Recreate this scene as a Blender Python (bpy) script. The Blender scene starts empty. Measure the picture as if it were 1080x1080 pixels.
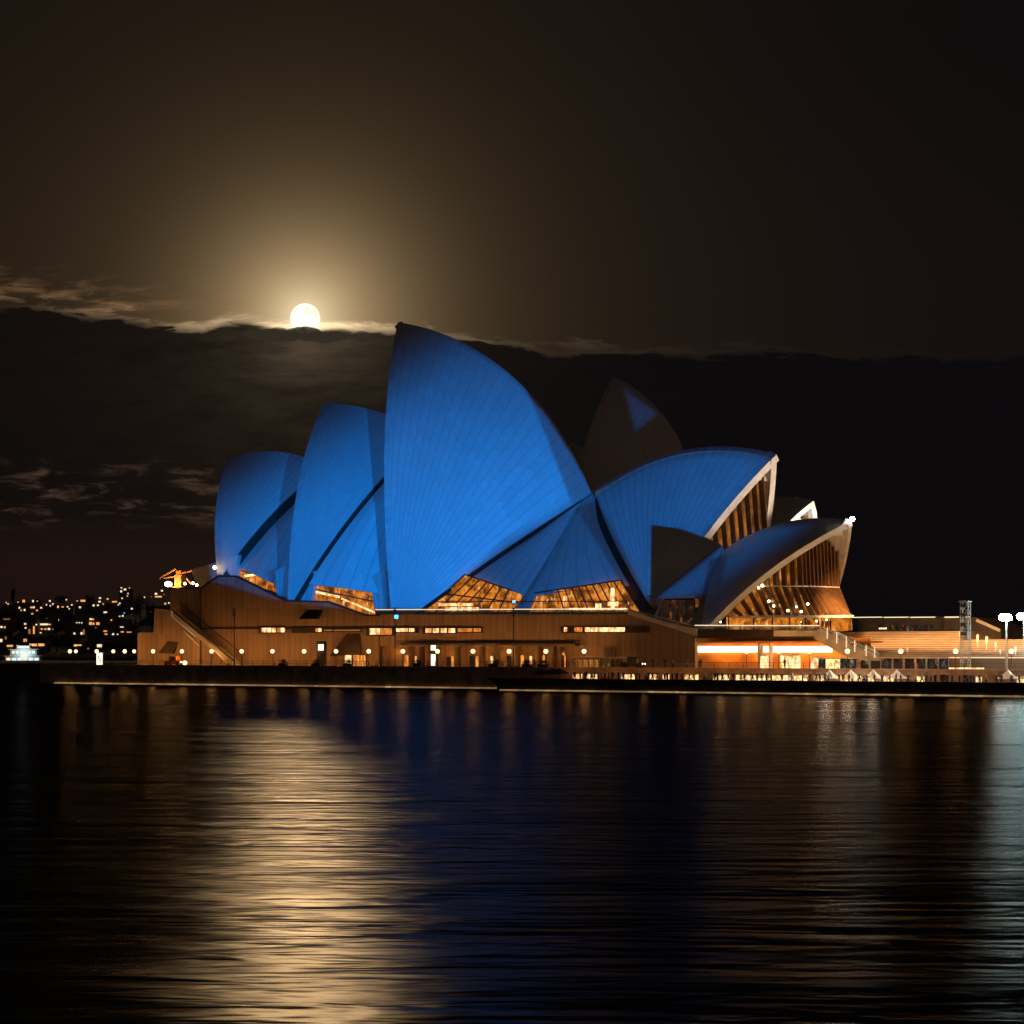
import bpy, bmesh, math, random
import numpy as np
from mathutils import Vector, Matrix
R = math.radians
D = bpy.data
SC = bpy.context.scene
COL = SC.collection
random.seed(11)

# ------------------------------------------------------------------ camera
EYE = 6.03
FPX = 2000.0                      # focal length in pixels of the 1080 px frame
cam = D.cameras.new('camera')
cam.sensor_width = 36
cam.lens = FPX/1080*36
cam.shift_y = (687-540)/1080
cam.clip_start = 0.5
cam.clip_end = 30000
co = D.objects.new('camera', cam)
COL.objects.link(co)
co.location = (0, 0, EYE)
co.rotation_euler = (R(90), 0, 0)
SC.camera = co

SC.view_settings.view_transform = 'Standard'
SC.view_settings.look = 'None'
SC.view_settings.gamma = 1
SC.view_settings.exposure = 0
SC.cycles.max_bounces = 5
SC.cycles.diffuse_bounces = 3
SC.cycles.glossy_bounces = 3
SC.cycles.transmission_bounces = 4
SC.cycles.transparent_max_bounces = 8
SC.cycles.sample_clamp_indirect = 6
SC.cycles.caustics_reflective = False
SC.cycles.caustics_refractive = False

# quay frame: u runs along the sea wall (towards the right, coming nearer), v away from the water
CC, SS, V0, U0 = .8505, .5261, 257.4, -177.6
def uv(u, v, z=0.0):
    return Vector((CC*(u+U0)+SS*(v+V0), -SS*(u+U0)+CC*(v+V0), z))
def pl(px, py, v):                # a bearing met with the vertical plane v = const -> (u, v, z)
    dx = (px-540)/FPX
    t = (V0+v)/(CC+SS*dx)
    return Vector((t*(dx*CC-SS)-U0, v, EYE+(687-py)/FPX*t))
def W(px, py, v):
    return uv(*pl(px, py, v))
def at(px, py, Y):                # a bearing at distance Y
    return Vector(((px-540)/FPX*Y, Y, EYE+(687-py)/FPX*Y))

# moonlight
SUN = D.lights.new('moonlight', 'SUN'); SUN.energy = .16; SUN.color = (1, .61, .27); SUN.angle = R(2.2)
so = D.objects.new('moonlight', SUN); COL.objects.link(so)
so.rotation_euler = Vector(((322-540)/FPX, 1, math.tan(R(11.4)))).to_track_quat('Z', 'Y').to_euler()

# ------------------------------------------------------------------ node helpers
class NT:
    def __init__(s, tree): s.t = tree; s.n = tree.nodes; s.l = tree.links
    def new(s, typ, **kw):
        n = s.n.new(typ)
        for k, v in kw.items(): setattr(n, k, v)
        return n
    def lk(s, a, b): s.l.new(a, b)
    def put(s, sock, v):
        if isinstance(v, bpy.types.NodeSocket): s.lk(v, sock)
        elif v is not None: sock.default_value = v
    def m(s, op, a, b=None, c=None, clamp=False):
        n = s.new('ShaderNodeMath', operation=op); n.use_clamp = clamp
        s.put(n.inputs[0], a)
        if b is not None: s.put(n.inputs[1], b)
        if c is not None: s.put(n.inputs[2], c)
        return n.outputs[0]
    def vm(s, op, a, b=None, out=0):
        n = s.new('ShaderNodeVectorMath', operation=op)
        s.put(n.inputs[0], a)
        if b is not None: s.put(n.inputs[1], b)
        return n.outputs['Value'] if op in ('DOT_PRODUCT', 'LENGTH', 'DISTANCE') else n.outputs[0]
    def sst(s, x, a, b, lo=0.0, hi=1.0):
        n = s.new('ShaderNodeMapRange', interpolation_type='SMOOTHSTEP')
        s.put(n.inputs[0], x)
        n.inputs[1].default_value = a; n.inputs[2].default_value = b
        n.inputs[3].default_value = lo; n.inputs[4].default_value = hi
        return n.outputs[0]
    def noise(s, vec, scale, detail=4, rough=.55, dist=0, out=0):
        n = s.new('ShaderNodeTexNoise')
        s.put(n.inputs['Vector'], vec)
        n.inputs['Scale'].default_value = scale; n.inputs['Detail'].default_value = detail
        n.inputs['Roughness'].default_value = rough; n.inputs['Distortion'].default_value = dist
        return n.outputs[out]
    def mapv(s, vec, sc=(1, 1, 1), loc=(0, 0, 0), rot=(0, 0, 0)):
        n = s.new('ShaderNodeMapping')
        s.put(n.inputs[0], vec)
        n.inputs['Scale'].default_value = sc; n.inputs['Location'].default_value = loc; n.inputs['Rotation'].default_value = rot
        return n.outputs[0]
    def mix(s, f, a, b, mode='MIX'):
        n = s.new('ShaderNodeMix', data_type='RGBA', blend_type=mode)
        s.put(n.inputs[0], f); s.put(n.inputs[6], a); s.put(n.inputs[7], b)
        return n.outputs[2]
    def comb(s, x, y, z):
        n = s.new('ShaderNodeCombineXYZ')
        s.put(n.inputs[0], x); s.put(n.inputs[1], y); s.put(n.inputs[2], z)
        return n.outputs[0]
    def sep(s, v):
        n = s.new('ShaderNodeSeparateXYZ'); s.put(n.inputs[0], v)
        return n.outputs
def C4(c): return (c[0], c[1], c[2], 1)

# ------------------------------------------------------------------ sky
wd = D.worlds.new('World'); SC.world = wd; wd.use_nodes = True
w = NT(wd.node_tree); w.n.clear()
tc = w.new('ShaderNodeTexCoord').outputs['Generated']
x, y, z = w.sep(tc)[:3]
ay = w.m('MAXIMUM', w.m('ABSOLUTE', y), .02)
az = w.m('DIVIDE', x, ay); el = w.m('DIVIDE', z, ay)
MAZ, MEL = (322-540)/FPX, (687-336)/FPX
dm = w.m('SQRT', w.m('ADD', w.m('POWER', w.m('SUBTRACT', az, MAZ), 2), w.m('POWER', w.m('SUBTRACT', el, MEL), 2)))
front = w.sst(y, -.1, .1)
def gl(width, a):
    return w.m('MULTIPLY', w.m('EXPONENT', w.m('MULTIPLY', dm, -1/width)), a)
glow1 = gl(.0235, .95); glow2 = w.m('ADD', gl(.05, .115), gl(.16, .013))
n1 = w.noise(w.comb(w.m('MULTIPLY', az, 7), w.m('MULTIPLY', el, 26), 0), 1, 5, .6)
n2 = w.noise(w.comb(w.m('MULTIPLY', az, 34), w.m('MULTIPLY', el, 150), 3), 1, 5, .62, .4)
n3 = w.noise(w.comb(w.m('MULTIPLY', az, 22), w.m('MULTIPLY', el, 60), 9), 1, 7, .55)
# top edge of the cloud bank as a function of azimuth
rmp = w.new('ShaderNodeValToRGB'); rmp.color_ramp.interpolation = 'EASE'
w.put(rmp.inputs[0], w.m('ADD', w.m('MULTIPLY', az, 2000/1400), .5, clamp=True))
pts = [(-160, 318), (0, 322), (110, 334), (210, 348), (250, 338), (300, 345), (322, 347), (350, 346), (420, 350), (520, 362), (600, 372), (800, 374), (1080, 380), (1240, 376)]
els = rmp.color_ramp.elements
for k, (px, py) in enumerate(pts):
    p = min(1, max(0, (px-540)/1400+.5)); v = (687-py)/1000
    e = els[0] if k == 0 else (els[len(els)-1] if k == len(pts)-1 else els.new(p))
    e.position = p; e.color = (v, v, v, 1)
edge = w.m('MULTIPLY', rmp.outputs[0], .5)
edge = w.m('ADD', edge, w.m('MULTIPLY', w.m('SUBTRACT', n3, .5), .008))
edge = w.m('ADD', edge, w.m('MULTIPLY', w.m('SUBTRACT', n2, .5), w.sst(dm, .0, .08, .004, .022)))
dd = w.m('SUBTRACT', el, edge)
above = w.sst(dd, -.0022, .0026)
skyc = w.mix(w.sst(az, -.1, .26), C4((.0075, .0048, .0036)), C4((.0042, .0032, .0038)))
skyc = w.mix(w.sst(el, .19, .34), w.mix(w.sst(az, -.3, .3), C4((.011, .0065, .0042)), C4((.0058, .0042, .0042))), skyc)
glowc = w.mix(1, w.mix(w.m('MULTIPLY', glow1, 1), C4((1, .64, .29)), C4((1, .83, .50))), w.comb(w.m('ADD', glow1, glow2), w.m('ADD', glow1, glow2), w.m('ADD', glow1, glow2)), 'MULTIPLY')
upper = w.mix(1, skyc, glowc, 'ADD')
# wisps left of the moon, just above the bank
wisp = w.m('MULTIPLY', w.sst(n2, .42, .66), w.m('MULTIPLY', w.sst(dd, .024, .0), w.sst(az, -.12, -.2)))
upper = w.mix(w.m('MULTIPLY', wisp, .75), upper, C4((.20, .11, .05)))
lowc = w.mix(w.sst(az, -.1, .1), C4((.0052, .0036, .0030)), C4((.0035, .0028, .0034)))
hz = w.sst(el, .085, .045)
lowc = w.mix(w.m('MULTIPLY', hz, w.sst(az, .05, -.15)), lowc, C4((.0115, .0056, .0042)))
wl = w.m('MULTIPLY', w.sst(n2, .5, .72), w.m('MULTIPLY', w.m('MULTIPLY', w.sst(el, .062, .075), w.sst(el, .105, .09)), w.sst(az, -.1, -.17)))
lowc = w.mix(w.m('MULTIPLY', wl, .8), lowc, C4((.075, .042, .026)))
gv = w.m('MULTIPLY', w.m('ADD', gl(.020, .14), gl(.06, .02)), w.sst(w.m('ADD', w.m('MULTIPLY', n1, .5), w.m('MULTIPLY', n2, .5)), .3, .65, .25, 1))
lowc = w.mix(1, lowc, w.mix(1, C4((1, .72, .42)), w.comb(gv, gv, gv), 'MULTIPLY'), 'ADD')
# bright silver lining along the edge, fading away from the moon
rim = w.m('MULTIPLY', w.m('MULTIPLY', w.sst(dd, -.002, .0006), w.sst(dd, .006, .0010)), w.m('ADD', gl(.030, 1.4), gl(.09, .07)))
rim = w.m('MULTIPLY', rim, w.sst(n2, .35, .65, .12, 1))
rimc = w.mix(1, C4((1, .74, .44)), w.comb(rim, rim, rim), 'MULTIPLY')
frontc = w.mix(1, w.mix(above, lowc, upper), rimc, 'ADD')
# the city's glow in the half of the sky behind the viewer
backc = w.mix(w.sst(w.sep(tc)[2], .6, 0), C4((.008, .006, .006)), C4((.054, .044, .038)))
allc = w.mix(front, backc, frontc)
allc = w.mix(w.sst(z, -.02, 0), C4((.004, .0035, .003)), allc)
bg = w.new('ShaderNodeBackground'); w.put(bg.inputs[0], allc); bg.inputs[1].default_value = 1
wo = w.new('ShaderNodeOutputWorld'); w.lk(bg.outputs[0], wo.inputs[0])

# ------------------------------------------------------------------ materials
def mat(name):
    m = D.materials.new(name); m.use_nodes = True
    t = NT(m.node_tree); t.n.clear()
    o = t.new('ShaderNodeOutputMaterial')
    return m, t, o
def plain(name, col, rough=.6, metal=0, var=.25, scale=.6, bump=0):
    m, t, o = mat(name)
    p = t.new('ShaderNodeBsdfPrincipled')
    g = t.new('ShaderNodeTexCoord').outputs['Object']
    n = t.noise(g, scale, 5, .6)
    c = t.mix(t.sst(n, .3, .7), C4([v*(1-var) for v in col]), C4([min(1, v*(1+var)) for v in col]))
    t.put(p.inputs['Base Color'], c)
    p.inputs['Roughness'].default_value = rough; p.inputs['Metallic'].default_value = metal
    if bump:
        b = t.new('ShaderNodeBump'); b.inputs['Strength'].default_value = bump
        t.put(b.inputs['Height'], t.noise(g, scale*9, 4)); t.lk(b.outputs[0], p.inputs['Normal'])
    t.lk(p.outputs[0], o.inputs[0])
    return m
def emit(name, col, strength, sampled=True):
    m, t, o = mat(name)
    e = t.new('ShaderNodeEmission'); e.inputs[0].default_value = C4(col); e.inputs[1].default_value = strength
    t.lk(e.outputs[0], o.inputs[0])
    if not sampled: m.cycles.emission_sampling = 'NONE'
    return m
M = {}
M['concrete'] = plain('concrete', (.42, .38, .33), .75, 0, .2, .35, .1)
M['rim_concrete'] = plain('rim concrete', (.55, .51, .45), .7, 0, .15, .5, .1)
M['dark_edge'] = plain('dark bronze edge', (.055, .04, .03), .5, .3, .3, .8)
M['bronze'] = plain('bronze mullion', (.16, .085, .04), .45, .4, .25, 1)
M['dark_metal'] = plain('dark metal', (.04, .038, .036), .45, .6, .2, 1)
M['pole_grey'] = plain('pole grey', (.28, .27, .25), .5, .3, .15, 1)
M['white_paint'] = plain('white paint', (.75, .75, .72), .5, 0, .08, 2)
M['steps'] = plain('step granite', (.30, .22, .155), .75, 0, .22, .5, .1)
M['paving'] = plain('promenade paving', (.26, .2, .16), .7, 0, .25, .4, .1)
M['seawall'] = plain('sea wall stone', (.26, .17, .12), .85, 0, .4, .5, .3)
M['darkwall'] = plain('lower concourse wall', (.035, .03, .027), .8, 0, .4, .6, .2)
M['canvas'] = plain('tent canvas', (.72, .66, .56), .8, 0, .08, 1)
M['hill'] = plain('hill', (.035, .04, .028), .9, 0, .5, .02)
M['leaf'] = plain('leaves', (.04, .055, .028), .7, 0, .5, .3)
M['bark'] = plain('bark', (.06, .045, .03), .9, 0, .3, 1)
M['house'] = plain('house render', (.16, .13, .11), .8, 0, .4, .06)
M['roof'] = plain('house roof', (.08, .06, .05), .8, 0, .3, .1)
M['skin'] = plain('skin', (.42, .26, .18), .6, 0, .1, 5)
for i, c in enumerate([(.03, .03, .035), (.12, .05, .04), (.05, .07, .12), (.35, .32, .28), (.06, .055, .05)]):
    M['cloth%d' % i] = plain('clothing %d' % i, c, .85, 0, .2, 4)
M['trousers'] = plain('trousers', (.025, .025, .035), .85, 0, .2, 4)
M['globe'] = emit('lamp globe glass', (1, .62, .27), 3.4)
M['globe_hot'] = emit('floodlight lens', (.75, 1, .95), 90)
M['strip_white'] = emit('strip light', (1, .74, .46), 3.2)
M['strip_low'] = emit('handrail light', (1, .76, .5), 1.3)
M['win_white'] = emit('bright window', (1, .72, .42), 2.2)
M['win_orange'] = emit('orange window', (1, .36, .06), 1.1)
M['far_warm'] = emit('far warm window', (1, .42, .12), 1.05, False)
M['far_white'] = emit('far white window', (1, .78, .5), 1.15, False)
M['far_dim'] = emit('far dim window', (1, .4, .1), .35, False)
M['far_blue'] = emit('far blue light', (.05, .25, 1), 1.5, False)
M['boat_light'] = emit('boat light', (.75, 1, 1), 1.2, False)
M['bulb'] = emit('bulb', (1, .72, .4), 16)
M['sign_face'] = emit('sign face', (1, .86, .66), 1.8)
M['sign_blue'] = emit('blue beacon', (.05, .4, 1), 4)

def tile_mat():
    m, t, o = mat('shell tiles')
    p = t.new('ShaderNodeBsdfPrincipled')
    U = t.sep(t.new('ShaderNodeUVMap').outputs[0])
    ru, rv = U[0], U[1]                         # rib index (float), metres along the rib
    fu = t.m('FRACT', ru)
    cu = t.m('ABSOLUTE', t.m('SUBTRACT', fu, .5))          # 0 mid-rib .. .5 at the seam
    vv = t.m('ADD', t.m('DIVIDE', rv, 2.3), t.m('MULTIPLY', cu, 1.3))
    fv = t.m('ABSOLUTE', t.m('SUBTRACT', t.m('FRACT', vv), .5))
    # seam width in metres must stay even along a rib that widens from the foot
    wdt = t.m('DIVIDE', .09, t.m('MAXIMUM', t.m('MULTIPLY', rv, .045), .25))
    seam = t.sst(t.m('SUBTRACT', t.m('ADD', cu, wdt), .5), -.03, .0)
    chev = t.sst(fv, .455, .49)
    lid = t.m('MAXIMUM', t.m('MULTIPLY', seam, .65), t.m('MULTIPLY', chev, .7))
    cell = t.new('ShaderNodeTexWhiteNoise', noise_dimensions='2D')
    t.put(cell.inputs['Vector'], t.comb(t.m('FLOOR', ru), t.m('FLOOR', vv), 0))
    g = t.new('ShaderNodeTexCoord').outputs['Object']
    base = t.mix(cell.outputs[0], C4((.585, .555, .495)), C4((.65, .62, .55)))
    base = t.mix(t.m('MULTIPLY', t.sst(t.noise(g, .09, 5, .65), .35, .75), .35), base, C4((.5, .46, .4)))
    col = t.mix(t.m('MULTIPLY', lid, .4), base, C4((.17, .15, .13)))
    t.put(p.inputs['Base Color'], col)
    p.inputs['Roughness'].default_value = .42
    p.inputs['Specular IOR Level'].default_value = .35
    t.lk(p.outputs[0], o.inputs[0])
    return m
M['tile'] = tile_mat()

def granite_mat():
    m, t, o = mat('podium granite panels')
    p = t.new('ShaderNodeBsdfPrincipled')
    U = t.sep(t.new('ShaderNodeUVMap').outputs[0])          # metres along / up
    pu = t.m('DIVIDE', U[0], 1.22)
    joint = t.sst(t.m('ABSOLUTE', t.m('SUBTRACT', t.m('FRACT', pu), .5)), .45, .49)
    cell = t.new('ShaderNodeTexWhiteNoise', noise_dimensions='2D')
    t.put(cell.inputs['Vector'], t.comb(t.m('FLOOR', t.m('ADD', pu, .5)), t.m('FLOOR', t.m('DIVIDE', U[1], 4.6)), 0))
    g = t.new('ShaderNodeTexCoord').outputs['Object']
    st = t.noise(t.comb(t.m('MULTIPLY', U[0], .9), t.m('MULTIPLY', U[1], .12), 0), 1, 5, .6)
    c = t.mix(cell.outputs[0], C4((.22, .14, .09)), C4((.33, .215, .14)))
    c = t.mix(t.m('MULTIPLY', t.sst(st, .4, .75), .45), c, C4((.17, .115, .085)))
    c = t.mix(t.m('MULTIPLY', t.noise(g, 6, 3), .3), c, C4((.4, .3, .24)))
    c = t.mix(t.m('MULTIPLY', joint, .75), c, C4((.05, .035, .025)))
    t.put(p.inputs['Base Color'], c); p.inputs['Roughness'].default_value = .7
    t.lk(p.outputs[0], o.inputs[0])
    return m
M['granite'] = granite_mat()

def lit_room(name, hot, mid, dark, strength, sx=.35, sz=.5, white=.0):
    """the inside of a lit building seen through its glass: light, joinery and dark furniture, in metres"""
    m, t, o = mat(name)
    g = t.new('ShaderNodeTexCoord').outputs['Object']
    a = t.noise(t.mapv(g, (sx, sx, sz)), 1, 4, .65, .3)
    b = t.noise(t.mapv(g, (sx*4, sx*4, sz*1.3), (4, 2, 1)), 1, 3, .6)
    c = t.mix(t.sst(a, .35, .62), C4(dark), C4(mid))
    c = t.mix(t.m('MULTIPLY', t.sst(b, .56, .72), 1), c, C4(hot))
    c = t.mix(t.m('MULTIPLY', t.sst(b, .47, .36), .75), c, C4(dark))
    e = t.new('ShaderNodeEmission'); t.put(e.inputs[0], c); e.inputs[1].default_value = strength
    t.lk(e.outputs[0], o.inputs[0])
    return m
M['room'] = lit_room('lit foyer', (1, .5, .14), (.75, .22, .018), (.10, .026, .004), 1.05, .3, .5)
M['room_dim'] = lit_room('dim lit hall', (.7, .25, .04), (.42, .13, .018), (.08, .026, .006), .8, .3, .25)
M['room_rest'] = lit_room('lit restaurant', (1, .42, .1), (.42, .12, .012), (.06, .018, .004), .85, .35, .5)
M['room_dark'] = lit_room('dim restaurant lobby', (.4, .1, .02), (.035, .018, .01), (.012, .007, .005), .8, .3, .6)
M['bar'] = lit_room('lit bar front', (1, .8, .55), (.8, .45, .16), (.1, .04, .015), 3.2, .8, 1.2)
M['win_white'] = lit_room('bright window', (1, .86, .62), (1, .62, .3), (.42, .15, .03), 2.0, .9, .6)
M['win_orange'] = lit_room('orange window', (1, .5, .14), (.9, .3, .05), (.3, .08, .01), 1.2, .9, .6)
M['blueglass'] = lit_room('dark glazing', (.34, .36, .3), (.05, .045, .038), (.012, .009, .007), .6, .6, .8)

def glass_mat():
    m, t, o = mat('glass')
    p = t.new('ShaderNodeBsdfPrincipled')
    p.inputs['Base Color'].default_value = (.85, .9, .9, 1)
    p.inputs['Roughness'].default_value = .05
    tr = t.new('ShaderNodeBsdfTransparent')
    tr.inputs[0].default_value = (.8, .82, .8, 1)
    mx = t.new('ShaderNodeMixShader'); mx.inputs[0].default_value = .22
    t.lk(tr.outputs[0], mx.inputs[1]); t.lk(p.outputs[0], mx.inputs[2]); t.lk(mx.outputs[0], o.inputs[0])
    return m
M['glass'] = glass_mat()

def water_mat():
    m, t, o = mat('harbour water')
    g = t.new('ShaderNodeTexCoord').outputs['Object']
    n1 = t.noise(t.mapv(g, (.22, .85, 1)), 1, 2.6, .5, .5)
    n2 = t.noise(t.mapv(g, (.05, .19, 1), (7, 3, 0)), 1, 4, .6, .5)
    b = t.new('ShaderNodeBump'); b.inputs['Strength'].default_value = 1
    b.inputs['Distance'].default_value = .105
    t.put(b.inputs['Height'], t.m('ADD', n1, t.m('MULTIPLY', n2, 2.6)))
    gs = t.new('ShaderNodeBsdfGlossy', distribution='BECKMANN')
    gs.inputs['Color'].default_value = (.95, .97, 1, 1)
    gs.inputs['Anisotropy'].default_value = -.28   # wave crests lie across the cove
    gs.inputs['Tangent'].default_value = (1, 0, 0)
    t.put(gs.inputs['Roughness'], t.sst(n2, .3, .7, .22, .28))
    t.lk(b.outputs[0], gs.inputs['Normal'])
    fr = t.new('ShaderNodeFresnel'); fr.inputs[0].default_value = 1.33; t.lk(b.outputs[0], fr.inputs['Normal'])
    df = t.new('ShaderNodeBsdfDiffuse'); df.inputs[0].default_value = (.003, .0035, .004, 1)
    mx = t.new('ShaderNodeMixShader')
    # waves hide one another at glancing angles, so the mirror never gets as strong as flat water
    t.put(mx.inputs[0], t.m('MINIMUM', fr.outputs[0], .055))
    t.lk(df.outputs[0], mx.inputs[1]); t.lk(gs.outputs[0], mx.inputs[2]); t.lk(mx.outputs[0], o.inputs[0])
    return m
M['water'] = water_mat()

# ------------------------------------------------------------------ object helpers
ORG = {}
def tag(o, label=None, cat=None, group=None, kind=None):
    if label: o['label'] = label
    if cat: o['category'] = cat
    if group: o['group'] = group
    if kind: o['kind'] = kind
    return o
def empty(name, loc, rz=0):
    o = D.objects.new(name, None); COL.objects.link(o)
    o.location = loc; o.rotation_euler = (0, 0, rz); o.empty_display_size = .5
    ORG[o.name] = Vector(loc) if rz == 0 else Vector((0, 0, 0))
    return o
class MB:
    def __init__(s): s.v = []; s.f = []; s.uv = []; s.mi = []
    def add(s, vs, fs, uvs=None, mi=0):
        k = len(s.v); s.v += [tuple(p) for p in vs]
        for j, f in enumerate(fs):
            s.f.append([k+i for i in f]); s.mi.append(mi)
            s.uv.append([uvs[i] for i in f] if uvs else None)
        return s
    def box(s, c, d, ax=None, mi=0):
        """box centred at c with full sizes d along the axes ax (default the quay frame)"""
        a = ax or QAX
        c = Vector(c); P = []
        for sz in (-1, 1):
            for sy in (-1, 1):
                for sx in (-1, 1):
                    P.append(c + a[0]*(d[0]/2*sx) + a[1]*(d[1]/2*sy) + a[2]*(d[2]/2*sz))
        return s.add(P, [(0, 2, 3, 1), (4, 5, 7, 6), (0, 1, 5, 4), (2, 6, 7, 3), (0, 4, 6, 2), (1, 3, 7, 5)], mi=mi)
    def bar(s, a, b, wd, ht=None, mi=0):
        a, b = Vector(a), Vector(b); ht = ht or wd
        d = b-a; L = d.length
        if L < 1e-6: return s
        d = d/L
        up = Vector((0, 0, 1)) if abs(d.z) < .95 else Vector((0, 1, 0))
        sx = d.cross(up).normalized(); sy = sx.cross(d).normalized()
        return s.box((a+b)/2, (L, wd, ht), (d, sx, sy), mi)
    def tube(s, pts, rad, n=8, cap=True, mi=0):
        pts = [Vector(p) for p in pts]
        rr = rad if isinstance(rad, (list, tuple)) else [rad]*len(pts)
        vs = []; fs = []
        for i, p in enumerate(pts):
            d = (pts[min(i+1, len(pts)-1)]-pts[max(i-1, 0)]).normalized()
            up = Vector((0, 0, 1)) if abs(d.z) < .9 else Vector((1, 0, 0))
            a = d.cross(up).normalized(); b = d.cross(a)
            for k in range(n):
                t = 2*math.pi*k/n
                vs.append(p+(a*math.cos(t)+b*math.sin(t))*rr[i])
        for i in range(len(pts)-1):
            for k in range(n):
                q = (k+1) % n
                fs.append((i*n+k, i*n+q, (i+1)*n+q, (i+1)*n+k))
        if cap:
            fs.append(tuple(range(n-1, -1, -1))); fs.append(tuple((len(pts)-1)*n+k for k in range(n)))
        return s.add(vs, fs, mi=mi)
    def ball(s, c, r, n=10, m=6, sc=(1, 1, 1), mi=0):
        c = Vector(c); vs = [c+Vector((0, 0, r*sc[2]))]; fs = []
        for j in range(1, m):
            for k in range(n):
                a = math.pi*j/m; b = 2*math.pi*k/n
                vs.append(c+Vector((r*sc[0]*math.sin(a)*math.cos(b), r*sc[1]*math.sin(a)*math.sin(b), r*sc[2]*math.cos(a))))
        vs.append(c-Vector((0, 0, r*sc[2])))
        for k in range(n):
            fs.append((0, 1+k, 1+(k+1) % n)); fs.append((len(vs)-1, 1+(m-2)*n+(k+1) % n, 1+(m-2)*n+k))
        for j in range(m-2):
            for k in range(n):
                q = (k+1) % n
                fs.append((1+j*n+k, 1+(j+1)*n+k, 1+(j+1)*n+q, 1+j*n+q))
        return s.add(vs, fs, mi=mi)
    def prism(s, pts, off, mi=0, uvs=None):
        """closed slab: polygon pts extruded by the vector off"""
        n = len(pts); off = Vector(off)
        vs = [Vector(p) for p in pts]+[Vector(p)+off for p in pts]
        fs = [tuple(range(n)), tuple(range(2*n-1, n-1, -1))]+[(i+n, (i+1) % n+n, (i+1) % n, i) for i in range(n)]
        return s.add(vs, fs, [uvs[i % n] for i in range(2*n)] if uvs else None, mi)
    def sheet(s, grid, thick=None, normal=None, uvs=None, mi=0):
        """grid[i][j] of points; thick: second skin given as another grid"""
        I, J = len(grid), len(grid[0])
        vs = [p for r in grid for p in r]; uu = [q for r in uvs for q in r] if uvs else None
        fs = [(i*J+j, i*J+j+1, (i+1)*J+j+1, (i+1)*J+j) for i in range(I-1) for j in range(J-1)]
        if thick:
            n = len(vs); vs = vs+[p for r in thick for p in r]
            if uu: uu = uu+uu
            fs += [tuple(n+k for k in reversed(f)) for f in list(fs)]
            ring = [(0, j) for j in range(J)]+[(i, J-1) for i in range(1, I)]+[(I-1, j) for j in range(J-2, -1, -1)]+[(i, 0) for i in range(I-2, 0, -1)]
            ids = [i*J+j for i, j in ring]
            for k in range(len(ids)):
                a, b = ids[k], ids[(k+1) % len(ids)]
                fs.append((b, a, a+n, b+n))
        return s.add(vs, fs, uu, mi)
    def build(s, name, material, parent=None, smooth=False, base=None):
        me = D.meshes.new(name)
        o = D.objects.new(name, me); COL.objects.link(o)
        if parent is not None:
            org = ORG.get(parent.name, Vector((0, 0, 0))); o.parent = parent; ORG[o.name] = org
        else:
            if base is None:
                a = np.array(s.v); base = ((a[:, 0].min()+a[:, 0].max())/2, (a[:, 1].min()+a[:, 1].max())/2, a[:, 2].min())
            org = Vector(base); o.location = org; ORG[o.name] = org
        me.from_pydata([tuple(Vector(p)-org) for p in s.v], [], s.f)
        for mm in (material if isinstance(material, (list, tuple)) else [material]): me.materials.append(mm)
        me.polygons.foreach_set('material_index', s.mi)
        if any(u is not None for u in s.uv):
            ul = me.uv_layers.new(name='UVMap')
            for p, u in zip(me.polygons, s.uv):
                if u:
                    for li, c in zip(p.loop_indices, u): ul.data[li].uv = c
        bm = bmesh.new(); bm.from_mesh(me)
        bmesh.ops.recalc_face_normals(bm, faces=bm.faces)
        bm.to_mesh(me); bm.free()
        if smooth:
            me.polygons.foreach_set('use_smooth', [True]*len(me.polygons))
            try: me.set_sharp_from_angle(angle=R(35))
            except Exception: pass
        me.update()
        return o
QAX = (uv(1, 0)-uv(0, 0), uv(0, 1)-uv(0, 0), Vector((0, 0, 1)))
QROT = -math.atan2(SS, CC)
def copy_tree(o, parent=None):
    c = o.copy(); COL.objects.link(c)
    if parent: c.parent = parent
    for ch in list(o.children): copy_tree(ch, c)
    return c
def ubox(mb, u0, u1, v0, v1, z0, z1, mi=0):
    return mb.box(uv((u0+u1)/2, (v0+v1)/2, (z0+z1)/2), (u1-u0, v1-v0, z1-z0), None, mi)
def TU(p): return uv(*p)

# ------------------------------------------------------------------ moon and its veil of cloud
md = Vector((MAZ, 1, MEL)).normalized(); MD = 9000
mo = MB().ball(Vector((0, 0, EYE))+md*MD, MD*.0077, 40, 24)
mm_, tm, om = mat('moon surface')
gm = tm.new('ShaderNodeTexCoord').outputs['Object']
em = tm.new('ShaderNodeEmission'); em.inputs[1].default_value = 1.6
tm.put(em.inputs[0], tm.mix(tm.sst(tm.noise(gm, .022, 4), .42, .62), C4((1, .90, .70)), C4((.80, .66, .46))))
tm.lk(em.outputs[0], om.inputs[0])
mm_.cycles.emission_sampling = 'NONE'
mo = mo.build('moon', mm_, smooth=True, base=tuple(Vector((0, 0, EYE))+md*MD))
tag(mo, 'bright full moon setting its lower edge into a dark cloud bank', 'moon')
mv, tv, ov = mat('cloud vapour')
ab = tv.new('ShaderNodeVolumeAbsorption'); ab.inputs[0].default_value = (.3, .3, .3, 1); ab.inputs[1].default_value = .022
ev = tv.new('ShaderNodeEmission'); ev.inputs[0].default_value = (1, .76, .52, 1); ev.inputs[1].default_value = .00050
ads = tv.new('ShaderNodeAddShader'); tv.lk(ab.outputs[0], ads.inputs[0]); tv.lk(ev.outputs[0], ads.inputs[1]); tv.lk(ads.outputs[0], ov.inputs['Volume'])
cb = MB()
rc = random.Random(8)
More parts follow.
